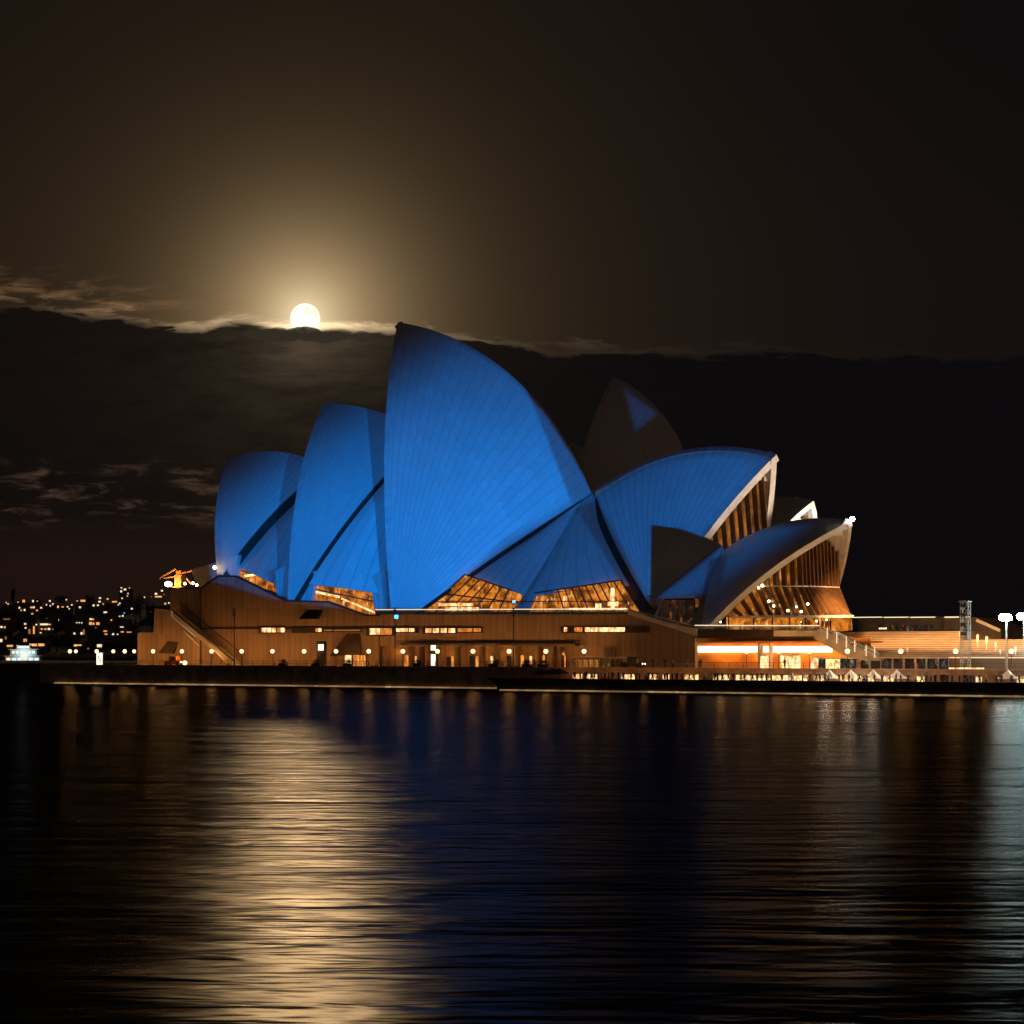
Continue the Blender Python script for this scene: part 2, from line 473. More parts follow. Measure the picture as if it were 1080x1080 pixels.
for k in range(46):
    px = 322+rc.gauss(0, 24); wz = rc.uniform(2.2, 5.0); wx = wz*rc.uniform(1.8, 4.0)
    top = 346.6+1.6*math.sin(px*.21)+rc.uniform(0, 3.5)+abs(px-322)*.05
    cb.ball(at(px, top+wz, 8200+rc.uniform(-250, 250)), 8200/FPX, 20, 12, (wx, 24, wz))
cl = cb.build('cloud', mv, smooth=True)
tag(cl, 'thin veil of cloud crossing the lower edge of the moon', 'cloud', None, 'stuff')

# ------------------------------------------------------------------ projectors: lamps across the cove with a cut mask
def projector(name, loc, aim, power, polys, cuts=(), col=(0, .24, 1), size=.35):
    """polys: list of half planes ((x1,y1),(x2,y2),v,soft): light kept on the left of 1->2 (bearings on plane v)."""
    L = D.lights.new(name, 'SPOT'); L.energy = power; L.color = (1, 1, 1); L.spot_size = R(34); L.spot_blend = .2
    L.shadow_soft_size = size
    o = D.objects.new(name, L); COL.objects.link(o); o.location = loc
    loc = Vector(loc); aim = Vector(aim)
    f = (aim-loc).normalized(); rgt = f.cross(Vector((0, 0, 1))).normalized(); up = rgt.cross(f)
    o.rotation_euler = f.to_track_quat('-Z', 'Y').to_euler()
    L.use_nodes = True
    t = NT(L.node_tree); t.n.clear()
    out = t.new('ShaderNodeOutputLight'); em = t.new('ShaderNodeEmission')
    t.lk(em.outputs[0], out.inputs[0])
    inc = t.new('ShaderNodeNewGeometry').outputs['Incoming']
    def dot(vv): return t.vm('DOT_PRODUCT', inc, tuple(vv))
    dz = dot(f)
    X = t.m('DIVIDE', dot(rgt), dz); Y = t.m('DIVIDE', dot(up), dz)
    def pj(px, py, v):
        q = W(px, py, v)-loc
        return q.dot(rgt)/q.dot(f), q.dot(up)/q.dot(f)
    def poly(hp):
        acc = None
        for (a, b, v, soft) in hp:
            x1, y1 = pj(*a, v); x2, y2 = pj(*b, v)
            nx, ny = -(y2-y1), x2-x1; l = math.hypot(nx, ny); nx /= l; ny /= l
            dd = t.m('ADD', t.m('ADD', t.m('MULTIPLY', X, nx), t.m('MULTIPLY', Y, ny)), -(nx*x1+ny*y1))
            s_ = soft/FPX
            q = t.sst(dd, -s_*.5 if s_ < .004 else 0, s_*.5 if s_ < .004 else s_)
            acc = q if acc is None else t.m('MULTIPLY', acc, q)
        return acc
    val = poly(polys)
    for k, hp in cuts:
        val = t.m('MULTIPLY', val, t.m('SUBTRACT', 1, t.m('MULTIPLY', poly(hp), k)))
    em.inputs[0].default_value = C4(col); t.put(em.inputs[1], val)
    return o
def chain(pts, v, soft, close=False):      # anticlockwise on screen (y down)
    return [(pts[i], pts[i+1], v, soft) for i in range(len(pts)-1)]+([(pts[-1], pts[0], v, soft)] if close else [])
PB = (0, .185, .80)
LOC1 = (74, 14, 16)
for P_, E_, q_ in ((LOC1, 4.5e6, 2), ((-22, 10, 9), 3.6e6, -1)):
    projector('projector', P_, W(440, 520, 40), E_,
        [((222, 612), (300, 634), 23, 4), ((300, 634), (410, 648), 23, 4), ((410, 642), (670, 642), 23, 3),
         ((681, 650), (636, 522), 22, 4)] +
        chain([(628+q_, 523.5-q_), (604.7+q_, 480-q_), (576+q_, 436-q_), (538.5+q_, 395-q_), (494.5+q_, 366.5-q_), (463+q_, 349.5-q_), (421, 338-q_)], 44, 1) +
        [((700, 240), (200, 240), 44, 330), ((421, 340), (200, 500), 44, 85), ((205, 478), (222, 612), 40, 6)],
        [(.62, chain([(628, 523), (540, 566), (470, 622), (440, 646), (700, 646)], 28, 5, True))], col=PB)
projector('projector', (4, 8, 10), W(660, 430, 92), 1.2e6,
    chain([(651, 398), (668, 462), (700, 436)], 90, 9, True), col=PB, size=.2)
projector('projector', (4, 8, 10), W(720, 540, 40), 3.8e6,
    [((640, 640), (700, 640), 26, 6), ((742, 575), (826, 478), 40, 14), ((826, 474), (763, 462), 42, 26), ((763, 462), (694, 475), 42, 22), ((694, 475), (622, 516), 43, 16),
     ((624, 524), (690, 662), 34, 10)],
    [(1, chain([(687, 553), (684, 680), (790, 680), (764, 577), (742, 566), (718, 557)], 26, 2, True))], col=PB, size=.2)
projector('projector', (4, 8, 10), W(800, 590, 25), 2.6e6,
    [((700, 634), (738, 632), 18, 8), ((738, 650), (830, 590), 22, 34), ((830, 590), (890, 548), 22, 34), ((880, 545), (760, 560), 26, 10), ((745, 590), (690, 634), 24, 6)],
    [(.6, chain([(738, 645), (757, 645), (766, 585), (748, 590)], 20, 4, True))], col=PB, size=.2)

# ------------------------------------------------------------------ shells: true sphere segments
def centre(F, P, B, rad):
    a = P-F; b = B-F; n = a.cross(b); nn = n.dot(n)
    o = F+(n.cross(a)*b.dot(b)+b.cross(n)*a.dot(a))/(2*nn)
    h = math.sqrt(max(0, rad*rad-(o-F).length_squared)); n = n/math.sqrt(nn)
    ins = Vector((0, 1, -.6))
    return o+n*h if n.dot(ins) > 0 else o-n*h
def slerp(c, a, b, t):
    A = a-c; B = b-c; w_ = A.angle(B)
    return c+(A*math.sin((1-t)*w_)+B*math.sin(t*w_))/math.sin(w_)
class Shell:
    def __init__(s, Ppx, Bpx, Fpx, vF, rad, pivot, phi=0, thick=1.1):
        a = R(phi); s.pv = Vector(pivot); s.eu = Vector((math.cos(a), math.sin(a), 0)); s.ev = Vector((-math.sin(a), math.cos(a), 0))
        s.P = s.ray(*Ppx, 0); s.B = s.ray(*Bpx, 0); s.F = s.ray(*Fpx, vF); s.rad = rad; s.th = thick
        s.c = centre(s.F, s.P, s.B, rad)
        s.o = s.c-s.ev*(s.c-s.pv).dot(s.ev)
    def ray(s, px, py, v):           # a bearing met with the plane parallel to the hall's axis, v in front of or behind it
        dx = (px-540)/FPX
        d = Vector((CC*dx-SS, SS*dx+CC, (687-py)/FPX)); org = Vector((-U0, -V0, EYE))
        return org+d*(((s.pv-org).dot(s.ev)+v)/d.dot(s.ev))
    def ridge(s, t): return slerp(s.o, s.P, s.B, t)
    def mouth(s, t): return slerp(s.c, s.F, s.P, t)
    def low(s, t): return slerp(s.c, s.F, s.B, t)
    def pt(s, i, t): return slerp(s.c, s.F, s.ridge(i), t)
    def inn(s, p, d): return s.c+(p-s.c)*(1-d/s.rad)
    def mir(s, p): return p-s.ev*(2*(p-s.pv).dot(s.ev))
    def loc(s, p): q = p-s.pv; return Vector((q.dot(s.eu), q.dot(s.ev), p.z))
    def glo(s, p): q = s.pv+s.eu*p.x+s.ev*p.y; q.z = p.z; return q
    def build(s, parent, nr=26, i1=1.0, label=None, rimw=1.0, rimmat='rim_concrete'):
        t0 = 1.2/((s.P-s.F).length)
        ni, nj = 36, 30
        L = (s.P-s.F).length
        mb = MB()
        for mr in (0, 1):
            g = []; h = []; uvs = []
            for i in range(ni+1):
                row = []; rw2 = []; ru = []
                for j in range(nj+1):
                    t = t0+(1-t0)*j/nj
                    p = s.pt(i/ni*i1, t); q = s.inn(p, s.th)
                    if mr: p, q = s.mir(p), s.mir(q)
                    row.append(TU(p)); rw2.append(TU(q)); ru.append((i/ni*nr+mr*.0, t*L))
                g.append(row); h.append(rw2); uvs.append(ru)
            mb.sheet(g, h, uvs=uvs)
        o = mb.build('roof_shell', M['tile'], parent, smooth=True)
        if label: o['label'] = label
        # rim along the mouth
        for mr in (0, 1):
            r_ = MB(); g1 = []; g2 = []
            n = 40
            for j in range(n+1):
                t = t0+(1-t0)*j/n
                p = s.mouth(t); tan = (s.mouth(min(1, t+.01))-s.mouth(max(0, t-.01))).normalized()
                nrm = (p-s.c).normalized(); out = tan.cross(nrm)
                q1 = s.pt(.05, t)
                if out.dot(p-q1) < 0: out = -out
                wd_ = rimw*(.5+.5*min(1, 4*t))
                a = p+nrm*.06+out*.28; b = p-nrm*(s.th*1.15)+out*.28
                a2 = a-out*wd_; b2 = b-out*wd_*.9
                ring = [a, b, b2, a2, a]
                if mr: ring = [s.mir(k) for k in ring]
                g1.append([TU(k) for k in ring])
            r_.sheet(g1)
            r_.build('shell_rim', M[rimmat], o, smooth=False)
        return o

def patch(A, B, a0, b0, n=14, m=14, bulge=(0, 0, 0), thick=.5):
    """warped infill between two curves, from their parameters a0 / b0 up to 1"""
    g = []; h = []; uvs = []
    for i in range(n+1):
        s = i/n; row = []; r2 = []; ru = []
        for j in range(m+1):
            r_ = j/m
            p = A(a0+(1-a0)*r_)*(1-s)+B(b0+(1-b0)*r_)*s
            k = math.sin(math.pi*s)*math.sin(math.pi*min(1, r_*.9+.1))
            p = p+Vector(bulge)*k
            row.append(p); r2.append(p+Vector((0, thick, -thick*.3))); ru.append((s*6, 30+r_*20))
        g.append(row); h.append(r2); uvs.append(ru)
    return g, h, uvs
def line(a, b): return lambda t: a+(b-a)*t
def both(name, gh, sh, material, parent, smooth=True, label=None):
    g, h, uvs = gh
    mb = MB()
    mb.sheet([[TU(p) for p in r] for r in g], [[TU(p) for p in r] for r in h], uvs=uvs)
    mm = lambda p: TU(sh.mir(p))
    o = mb.build(name, material, parent, smooth)
    if label: o['label'] = label
    mb = MB(); mb.sheet([[mm(p) for p in r] for r in g], [[mm(p) for p in r] for r in h], uvs=uvs)
    mb.build(name, material, parent, smooth)
    return o
def edge_band(sh, off, parent, t1=1.0, material='dark_edge'):  # dark default colour paints in the shaded band below a shell's low edge
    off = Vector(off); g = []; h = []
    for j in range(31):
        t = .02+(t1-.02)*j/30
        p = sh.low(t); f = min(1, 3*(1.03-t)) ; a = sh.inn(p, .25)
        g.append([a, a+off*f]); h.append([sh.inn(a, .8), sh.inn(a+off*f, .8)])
    return both('shell_edge_band', (g, h, [[(0, 0)]*2 for _ in g]), sh, M[material], parent)

VA = 44
DK = (V0+44)/(V0+34)
def dv(v): return (V0+v)*DK-V0
PV1 = pl(627, 522, VA)
A2 = Shell((421, 340), (624, 520.5), (416, 662.6), dv(14)-VA, 82.3*DK, PV1, 0, 1.2)
A3 = Shell((343, 425), (449.6, 458.4), (305.4, 640.3), dv(10.8)-VA, 69.1*DK, PV1, 0, 1.0)
A4 = Shell((241, 483), (343, 492.3), (231.4, 612), dv(20.3)-VA, 51.3*DK, PV1, 0, .9)
S1 = Shell((817.8, 478.7), (628, 519.8), (689.8, 645), -13.5*DK, 77.9*DK, PV1, -10, 1.3)
hall = empty('concert_hall', uv(0, VA, 13))
tag(hall, 'tallest hall of white tiled sail roofs floodlit blue at centre', 'concert hall')
A2.build(hall, 22, label='tallest sail-like roof shell, lit bright blue all over')
A3.build(hall, 18, label='second roof shell from the left, blue with a brown unlit tip')
A4.build(hall, 15, label='leftmost roof shell, blue with a wide unlit brown top')
s1o = S1.build(hall, 20, label='blue roof shell whose white-rimmed mouth opens to the right', rimw=1.5)
edge_band(A4, (1.0, -.1, -1.5), hall)
edge_band(A3, (.45, 0, -.5), hall)
edge_band(A2, (.4, 0, -.45), hall)
edge_band(S1, (-2.0, .5, .1), hall)
# side shells between the big ones
# A4 | A3
offc = lambda f, d: (lambda t: f(t)+Vector(d)*min(1, 3*(1.03-t)))
C1 = offc(A4.low, (1.0, .3, -1.6)); f2 = pl(302, 640, dv(14)); C2 = line(f2, A4.B+Vector((2, 0, -1)))
both('side_shell', patch(C1, C2, .16, .10, bulge=(0, -1.2, .6)), A3, M['tile'], hall)
C1 = offc(A3.low, (.5, .3, -.7)); f3 = pl(409, 648, dv(16)); C2b = line(f3, A3.B+Vector((2, 0, -1)))
both('side_shell', patch(C1, C2b, .13, .10, bulge=(0, -1.6, .8)), A3, M['tile'], hall)
# feet of those side shells
def foot(pa, pb, pc, pd, v, parent, name='shell_foot', th=1.0, m='tile', va=VA):
    for mr in (0, 1):
        mb = MB()
        q = []
        for p in (pa, pb, pc, pd):
            a = pl(p[0], p[1], dv(p[2] if len(p) > 2 else v))
            q.append(a)
        if mr: q = [Vector((a.x, 2*va-a.y, a.z)) for a in q]
        mb.prism([TU(a) for a in q], QAX[1]*(th*(-1 if mr else 1)), uvs=[(0, 0), (3, 0), (3, 6), (0, 6)])
        mb.build(name, M[m], parent)
foot((236, 612), (249, 612), (251, 585), (243, 588), 21, hall)
foot((293, 642), (303, 642), (303, 596), (290, 602), 14.5, hall)
foot((311, 640), (327, 640), (333, 602), (324, 604), 13.5, hall)
foot((396, 650), (409, 650), (407, 600), (390, 610), 17, hall)
# A2 | S1
apex = (A2.B+S1.B)*.5
cf = pl(548, 646, dv(15)); Cm = line(cf, apex+Vector((-1.5, -1.2, -1.2)))
L2 = offc(A2.low, (.4, .3, -.6)); S2 = offc(S1.low, (-2.0, .8, .1))
def tfind(fn, py):
    best = min((abs(687-(fn(t).z-EYE)*FPX/uv(*fn(t)).y-py), t) for t in [k/300 for k in range(301)])
    return best[1]
tL, tM, tS = tfind(L2, 610), tfind(Cm, 629), tfind(S2, 617)
both('side_shell', patch(L2, Cm, tL, tM, bulge=(0, -1.0, .5)), A2, M['tile'], hall, label='left half of the dim blue infill shell beside the tallest shell')
both('side_shell', patch(Cm, S2, tM, tS, bulge=(0, -1.0, .5)), A2, M['tile'], hall, label='right half of the dim blue infill shell, above the lit glass')
for mr in (0, 1):
    mb = MB(); g = []
    for j in range(25):
        t = tM*.0+j/24*.93
        p = Cm(t)
        if mr: p = Vector((p.x, 2*VA-p.y, p.z))
        wd_ = 1.25*(1-t)+.12
        y_ = -.35*(1 if mr == 0 else -1)
        g.append([TU(p+Vector((-wd_, 0, 0))), TU(p+Vector((-wd_*.3, y_, .1))), TU(p+Vector((wd_*.3, y_, .1))), TU(p+Vector((wd_, 0, 0)))])
    mb.sheet(g, [[q+QAX[1]*(.9 if mr == 0 else -.9) for q in r] for r in g])
    mb.build('side_rib', M['concrete'], hall)

# glazed openings low down
def window_quad(parent, pts, v, material='room', nm=8, name='glass_wall', depth=1.6, rows=1, label=None, mm='bronze', mw=.08):
    """pts: bottom-left, bottom-right, top-right, top-left bearings (px, py[, v])"""
    q = [pl(p[0], p[1], p[2] if len(p) > 2 else v) for p in pts]
    mb = MB(); mb.prism([TU(a) for a in q], QAX[1]*.15)
    o = mb.build(name, M[material], parent)
    if label: o['label'] = label
    k = MB()
    e = Vector((0, -.14, 0))
    for i in range(nm+1):
        s = i/nm
        k.bar(TU(q[0].lerp(q[1], s)+e), TU(q[3].lerp(q[2], s)+e), mw, .25)
    for j in range(rows+1):
        s = j/rows
        k.bar(TU(q[0].lerp(q[3], s)+e), TU(q[1].lerp(q[2], s)+e), mw, .25)
    k.build('mullion', M[mm], o)
    return o
w1 = window_quad(hall, [(249, 612), (291, 625), (290, 600), (250, 588)], dv(22.5), 'room', 6, rows=2, label='small orange lit window under the leftmost shell')
w2 = window_quad(hall, [(325, 638), (399, 652), (392, 617), (331, 603)], dv(17.5), 'room', 7, rows=2, label='orange lit window under the second shell')
w3 = window_quad(hall, [(446, 646), (553, 646), (553, 627), (491, 606)], dv(18), 'room', 8, rows=2, label='peaked orange window right of the tallest shell foot')
w4 = window_quad(hall, [(553, 646), (676, 646), (655, 612), (553, 627)], dv(18), 'room', 14, rows=1, label='long orange window with bright panes below the infill shell')
# brighter lit things inside, standing right behind the glass
for o_, sp in ((w2, [((335, 612), (352, 616), 1.0), ((330, 622), (358, 628), .8), ((352, 617), (396, 623), .7), ((360, 630), (396, 645), .6)]),
               (w1, [((258, 606), (272, 604), .8)]),
               (w3, [((463, 636), (499, 636), .9), ((470, 640), (505, 640), 1.2)]),
               (w4, [((594, 628), (598, 628), 3.0), ((644, 618), (648, 618), 6.5), ((628, 636), (634, 636), 1.6), ((600, 641), (660, 641), .7), ((641, 634), (652, 634), 1.4)])):
    for a, b, h_ in sp:
        mb = MB(); v_ = dv(17.2) if o_ is not w1 else dv(22.2)
        mb.bar(TU(pl(a[0], a[1]+h_*2, v_)), TU(pl(b[0], b[1]+h_*2, v_)), .1, h_*.55)
        mb.build('lit_panel', M['win_white'], o_)

# fins and glass in a mouth
def mouth_glass(sh, parent, material, zb, inset, slope, nf=13, skirt=None, ztop=.97, umax=1e9):
    """vertical glass hung under the shell, parallel to the mouth, with deep fins; sheet of glass behind them"""
    ts = [i/200 for i in range(8, int(200*ztop))]
    prof = [sh.loc(sh.inn(sh.mouth(t), sh.th+.1)) for t in ts]
    ds = np.array([abs(p.y) for p in prof]); zs = np.array([p.z for p in prof]); us = np.array([p.x for p in prof])
    dn = ds[zs > zb+.5].max()
    def top(d):
        i = int(np.argmin(np.abs(ds-abs(d))))
        return us[i]-inset, zs[i]
    glass = []
    for k in range(nf*2+1):
        v = -dn+2*dn*k/(nf*2)
        ut, zt = top(v); ut = min(ut, umax)
        if zt < zb+1: zt = zb+1
        if skirt:
            zsk, u0_, u1_ = skirt
            wv = 1-abs(v)/dn
            ub = u0_+(u1_-u0_)*wv**.7
            uk = ut+slope*max(0, zt-zsk)
            zk = min(zt-.2, zsk)
            row = [Vector((ut, v, zt)), Vector((uk, v, zk)), Vector((max(ub, uk+.3), v, zb))]
        else:
            row = [Vector((ut, v, zt)), Vector((ut+slope*(zt-zb)*.5, v, (zt+zb)/2)), Vector((ut+slope*(zt-zb), v, zb))]
        glass.append([sh.glo(p) for p in row])
    ex_ = TU(sh.eu)-TU(Vector((0, 0, 0))); ey_ = TU(sh.ev)-TU(Vector((0, 0, 0)))
    mb = MB()
    back = [[TU(p)-ex_*1.1 for p in r] for r in glass]
    mb.sheet(back, [[p-ex_*.12 for p in r] for r in back])
    o = mb.build('glass_wall', M[material], parent)
    for r in glass:
        k = MB()
        for a, b in zip(r[:-1], r[1:]):
            c, d = TU(a), TU(b)
            k.prism([c, d, d-ex_*1.0, c-ex_*1.0], ey_*.28)
        k.build('mullion', M['bronze'], o)
    return o, glass
g1, _ = mouth_glass(S1, hall, 'room_dim', 13.5, 1.6, .10, 12)
# cross beam closing the top of the mouth
def tipbeam(sh, parent, t=.9, d=2.2):
    a = sh.inn(sh.mouth(t), sh.th*.8); b = sh.mir(a)
    MB().bar(TU(a+Vector((-1.2, 0, 0))), TU(b+Vector((-1.2, 0, 0))), 1.2, .8).build('tip_beam', M['rim_concrete'], parent)
tipbeam(S1, s1o, .86)

# ------------------------------------------------------------------ opera theatre behind
VT = 92
PV2 = pl(760, 560, VT)
T1 = Shell((648, 398), (738.9, 555.5), (592.5, 623.4), -16.8, 42.7, PV2, -10, 1.0)
T2 = Shell((857, 528), (743.6, 573.1), (774.9, 643.6), -11.9, 30, PV2, -10, 1.0)
T3 = Shell((603, 466), (664, 520), (570, 622), -18, 48, PV2, -10, .9)
th = empty('opera_theatre', uv(5, VT, 13))
tag(th, 'second hall of unlit brown sail roofs rising behind the blue hall', 'opera theatre')
T1.build(th, 24, label='unlit brown pointed shell with a faint blue triangle near its tip')
t2o = T2.build(th, 22, label='small unlit shell with a bright white mouth rim', rimw=1.5)
T3.build(th, 20)
edge_band(T2, (-1.5, .5, 0), th)
mouth_glass(T2, th, 'room_dim', 13.5, 1.8, .1, 6)
tipbeam(T2, t2o, .8)
k = MB()
for px in (835,): k.bar(uv(*pl(829, 525.5, VT)), uv(*pl(841, 525, VT)), .3, .25)
k.build('ridge_light', M['win_white'], th)

# ------------------------------------------------------------------ restaurant
VR = 28
VP = 11
PV3 = pl(762, 577, VR)
RK = (V0+28)/(V0+27)
RN = Shell((687, 555), (761, 575), (684.9, 634.8), -8.5, 46, PV3, -5, .6)
RS = Shell((897, 549), (766, 578.6), (738.5, 669.8), -13.9*RK, 58.3*RK, PV3, -20, .8)
rs = empty('restaurant', uv(50, VR, 9))
tag(rs, 'low pair of small shells with a wide glowing glass front at the right', 'restaurant')
RN.build(rs, 16, label='small unlit grey shell pointing left')
rso = RS.build(rs, 20, label='small dim blue shell with a long pale rim rising to a lamp', rimw=1.1)
edge_band(RS, (-1.3, .2, 0), rs, material='concrete')
# side shells of the restaurant
apr = (RN.B+RS.B)*.5
cf = pl(735, 657, 13); Cr = line(cf, apr+Vector((-.3, -.3, -.5)))
Rl = offc(RN.low, (.1, .2, -.3))
both('side_shell', patch(Rl, Cr, tfind(Rl, 631), tfind(Cr, 631), bulge=(0, -.2, .1), thick=.3), RN, M['tile'], rs)
mb = MB(); a = pl(735, 658, 13); b = apr+Vector((-.3, -.3, -.5))
mb.sheet([[TU(a+(b-a)*t+Vector((-.9*(1-t)-.1, 0, 0))), TU(a+(b-a)*t+Vector((.9*(1-t)+.1, -.25, 0)))] for t in [j/12 for j in range(13)]],
         [[TU(a+(b-a)*t+Vector((-.9*(1-t)-.1, .5, 0))), TU(a+(b-a)*t+Vector((.9*(1-t)+.1, .3, 0)))] for t in [j/12 for j in range(13)]])
mb.build('side_rib', M['concrete'], rs)
wr = window_quad(rs, [(694, 660), (733, 660), (733, 632), (700, 632)], 17, 'room_dark', 4, rows=1, label='dark lobby window between the two small shells', mm='dark_metal')
MB().bar(TU(pl(698, 631, 16.5)), TU(pl(733, 629.5, 16.5)), .5, .25).build('window_hood', M['rim_concrete'], rs)
MB().bar(TU(pl(699, 631, 16.5)), TU(pl(690, 655, 16.5)), .35, .35).build('window_hood', M['rim_concrete'], rs)
ub0, ub1 = RS.loc(RS.ray(772, 652, -11)).x, RS.loc(RS.ray(899, 650, 0)).x
g2, gl_ = mouth_glass(RS, rs, 'room_rest', RS.ray(899, 650, 0).z, 1.3, .06, 14, skirt=(RS.ray(860, 619, 0).z, ub0, ub1), ztop=.95, umax=RS.loc(RS.ray(864, 619, 0)).x)
tipbeam(RS, rso, .9)
mb = MB()
bot = [r[2] for r in gl_]
for a, b in zip(bot[:-1], bot[1:]): mb.bar(TU(a+Vector((.1, 0, 0))), TU(b+Vector((.1, 0, 0))), .3, .35)
mb.build('glass_rail', M['rim_concrete'], g2); mb = MB()
lo_ = MB(); fz = pl(733, 664, VP).z-.15
rows_ = [[TU(p+RS.eu*-.5), TU(Vector((p.x, p.y, fz))+RS.eu*-.5)] for p in bot]
lo_.sheet(rows_, [[q-QAX[0]*.15 for q in r] for r in rows_]); lo_ = lo_.build('lower_glass_wall', M['room'], rs)
for a, b in zip(bot[::2], bot[::2]):
    MB().bar(TU(a+RS.eu*-.2), TU(Vector((a.x, a.y, fz))+RS.eu*-.2), .22).build('mullion', M['bronze'], lo_)
mid_ = [r[1] for r in gl_ if r[0].z-r[1].z > .5]
for a, b in zip(mid_[:-1], mid_[1:]): mb.bar(TU(a+Vector((.1, 0, 0))), TU(b+Vector((.1, 0, 0))), .16, .2)
mb.build('glass_rail', M['rim_concrete'], g2)
tipl = MB().ball(TU(RS.P+Vector((.5, -.5, .2))), .38, 10, 6).build('tip_lamp', emit('tip lamp glass', (.9, .95, 1), 60), rs)

# ------------------------------------------------------------------ podium

pod = empty('podium_building', uv(0, VP, 3.3))
tag(pod, 'long granite clad podium under the halls, windowed and lamp lit', 'podium building')
def wallpoly(pts, v=VP, th_=1.0, name='podium_wall', m='granite', parent=None, label=None):
    q = [pl(px, py, v) for px, py in pts]
    mb = MB(); mb.prism([TU(a) for a in q], QAX[1]*th_, uvs=[(a.x, a.z) for a in q])
    o = mb.build(name, M[m], parent or pod)
    if label: o['label'] = label
    return o
GY = 702
# profile of the main upper wall (bearings on the plane v=11)
wallpoly([(145, 720), (400, 720), (400, 702), (400, 650), (386, 649), (347, 635), (302, 634), (250, 608), (230, 608), (212, 621), (180, 621), (180, 644), (163, 642), (162, 667), (145, 667)], label='stepped brown granite end wall at the left')
wallpoly([(400, 718), (600, 718), (600, 702), (600, 681), (400, 681)], v=VP+2.0, name='recessed_wall', label='recessed ground floor wall behind pillars')
wallpoly([(400, 681.5), (733, 681.5), (733, 668), (662, 648), (400, 648)], label='upper granite wall band under the glass balustrade')
wallpoly([(600.2, 720), (733, 720), (733, 681.6), (600.2, 681.6)], label='plain granite wall right of the pillars')
# roof decks of the podium, stepping with the profile
prof = [(145, 667), (162, 667), (163, 643), (180, 643), (180.1, 621), (212, 621), (230, 608), (250, 608), (302, 634), (347, 635), (386, 649), (400, 649.5), (662, 649.5), (733, 668.5)]
mb = MB(); g = []
for px, py in prof:
    a = pl(px, py, VP+.9); z_ = a.z-.25
    sk = pl(px, py, 36).x if px > 211 else a.x     # the terraces step back askew to the wall
    g.append([uv(a.x, VP+.9, z_), uv(sk, 36, z_), uv(sk, 110, z_)])
mb.sheet(g, [[p-Vector((0, 0, .4)) for p in r] for r in g]); mb.build('podium_deck', M['paving'], pod)
mb = MB(); aL = pl(145, 667, VP); ubox(mb, aL.x, aL.x+.8, VP+1, 108, 3.3, aL.z-.5)
a2_ = pl(163, 643, VP); ubox(mb, a2_.x, a2_.x+.8, VP+1, 108, aL.z-.5, a2_.z-.6)
a3_ = pl(180, 621, VP); ubox(mb, a3_.x, a3_.x+.8, VP+1, 108, a2_.z-.6, a3_.z-.6)
mb.build('end_wall', M['granite'], pod)
# copings along the sloping tops
mb = MB()
for (a, b) in zip(prof[4:11], prof[5:12]):
    A_, B_ = pl(a[0], a[1]-.3, VP-.12), pl(b[0], b[1]-.3, VP-.12)
    mb.bar(TU(A_), TU(B_), .5, .3)
mb.build('coping', M['dark_edge'], pod)
# string course
mb = MB()
mb.bar(TU(pl(212, 663, VP-.1)), TU(pl(400, 662.5, VP-.1)), .25, .22)
mb.bar(TU(pl(425, 679.5, VP-.6)), TU(pl(609, 679.5, VP-.6)), 1.3, .35)
mb.build('string_course', M['dark_edge'], pod)
MB().bar(TU(pl(211.5, 622, VP-.1)), TU(pl(211.5, 700, VP-.1)), .25, .25).build('wall_joint', M['dark_edge'], pod)
MB().bar(TU(pl(400, 664, VP-.1)), TU(pl(400, 700, VP-.1)), .2, .2).build('wall_joint', M['dark_edge'], pod)
# hooded vents
for (pts, dpt) in ([[(318, 653), (337, 653), (341, 643.5), (324, 643.5)], .9], [[(350, 692), (382, 690), (380, 668), (366, 668)], .7], [[(169, 689), (184, 689), (188, 677), (177, 676)], .6]):
    q = [TU(pl(px, py, VP-.02)) for px, py in pts]; mb = MB()
    lo = [q[0]-QAX[1]*dpt, q[1]-QAX[1]*dpt]
    mb.add([q[0], q[1], q[2], q[3], lo[0], lo[1]], [(4, 5, 2, 3), (0, 1, 5, 4), (0, 4, 3), (1, 2, 5), (0, 3, 2, 1)])
    mb.build('wall_hood', M['dark_edge'], pod)
# window strips: frame + panes
def strip(x0, x1, y0, y1, panes, label=None, v=VP):
    q0, q1 = pl(x0, y1, v), pl(x1, y0, v)
    mb = MB(); ubox(mb, q0.x-.15, q1.x+.15, v-.22, v-.01, q0.z-.12, q1.z+.12)
    o = mb.build('window', M['dark_edge'], pod)
    if label: o['label'] = label
    for a, b, m_ in panes:
        A_, B_ = pl(a, y1-.6, v-.25), pl(b, y0+.6, v-.25)
        mb = MB(); ubox(mb, A_.x, B_.x, v-.30, v-.225, A_.z, B_.z)
        mb.build('pane', M[m_], o)
strip(274, 300.5, 661.5, 667.5, [(276, 286, 'win_white'), (287, 291, 'win_white'), (292.5, 296, 'win_orange'), (296.5, 300, 'win_white')], 'short strip window with white panes at the left')
strip(309, 340, 662, 667, [(333, 335.5, 'win_orange'), (336, 339, 'win_white')], 'mostly dark strip window')
strip(341, 381, 663.5, 666, [(342, 350, 'far_dim'), (352, 380, 'far_dim')])
strip(388, 414, 662, 670, [(390, 401, 'win_white'), (402, 409, 'win_orange'), (409.5, 413, 'win_orange')], 'glowing orange strip window')
strip(417, 440, 662, 667, [(418, 430, 'win_white'), (431.5, 437, 'win_white')])
strip(447, 481, 662, 668, [(449, 455, 'win_white'), (456.5, 463, 'win_white'), (465, 471, 'win_white'), (473, 480, 'win_white')], 'strip window of four bright white panes')
strip(482, 508, 662, 667, [(483, 498, 'win_orange'), (499.5, 507, 'win_orange')])
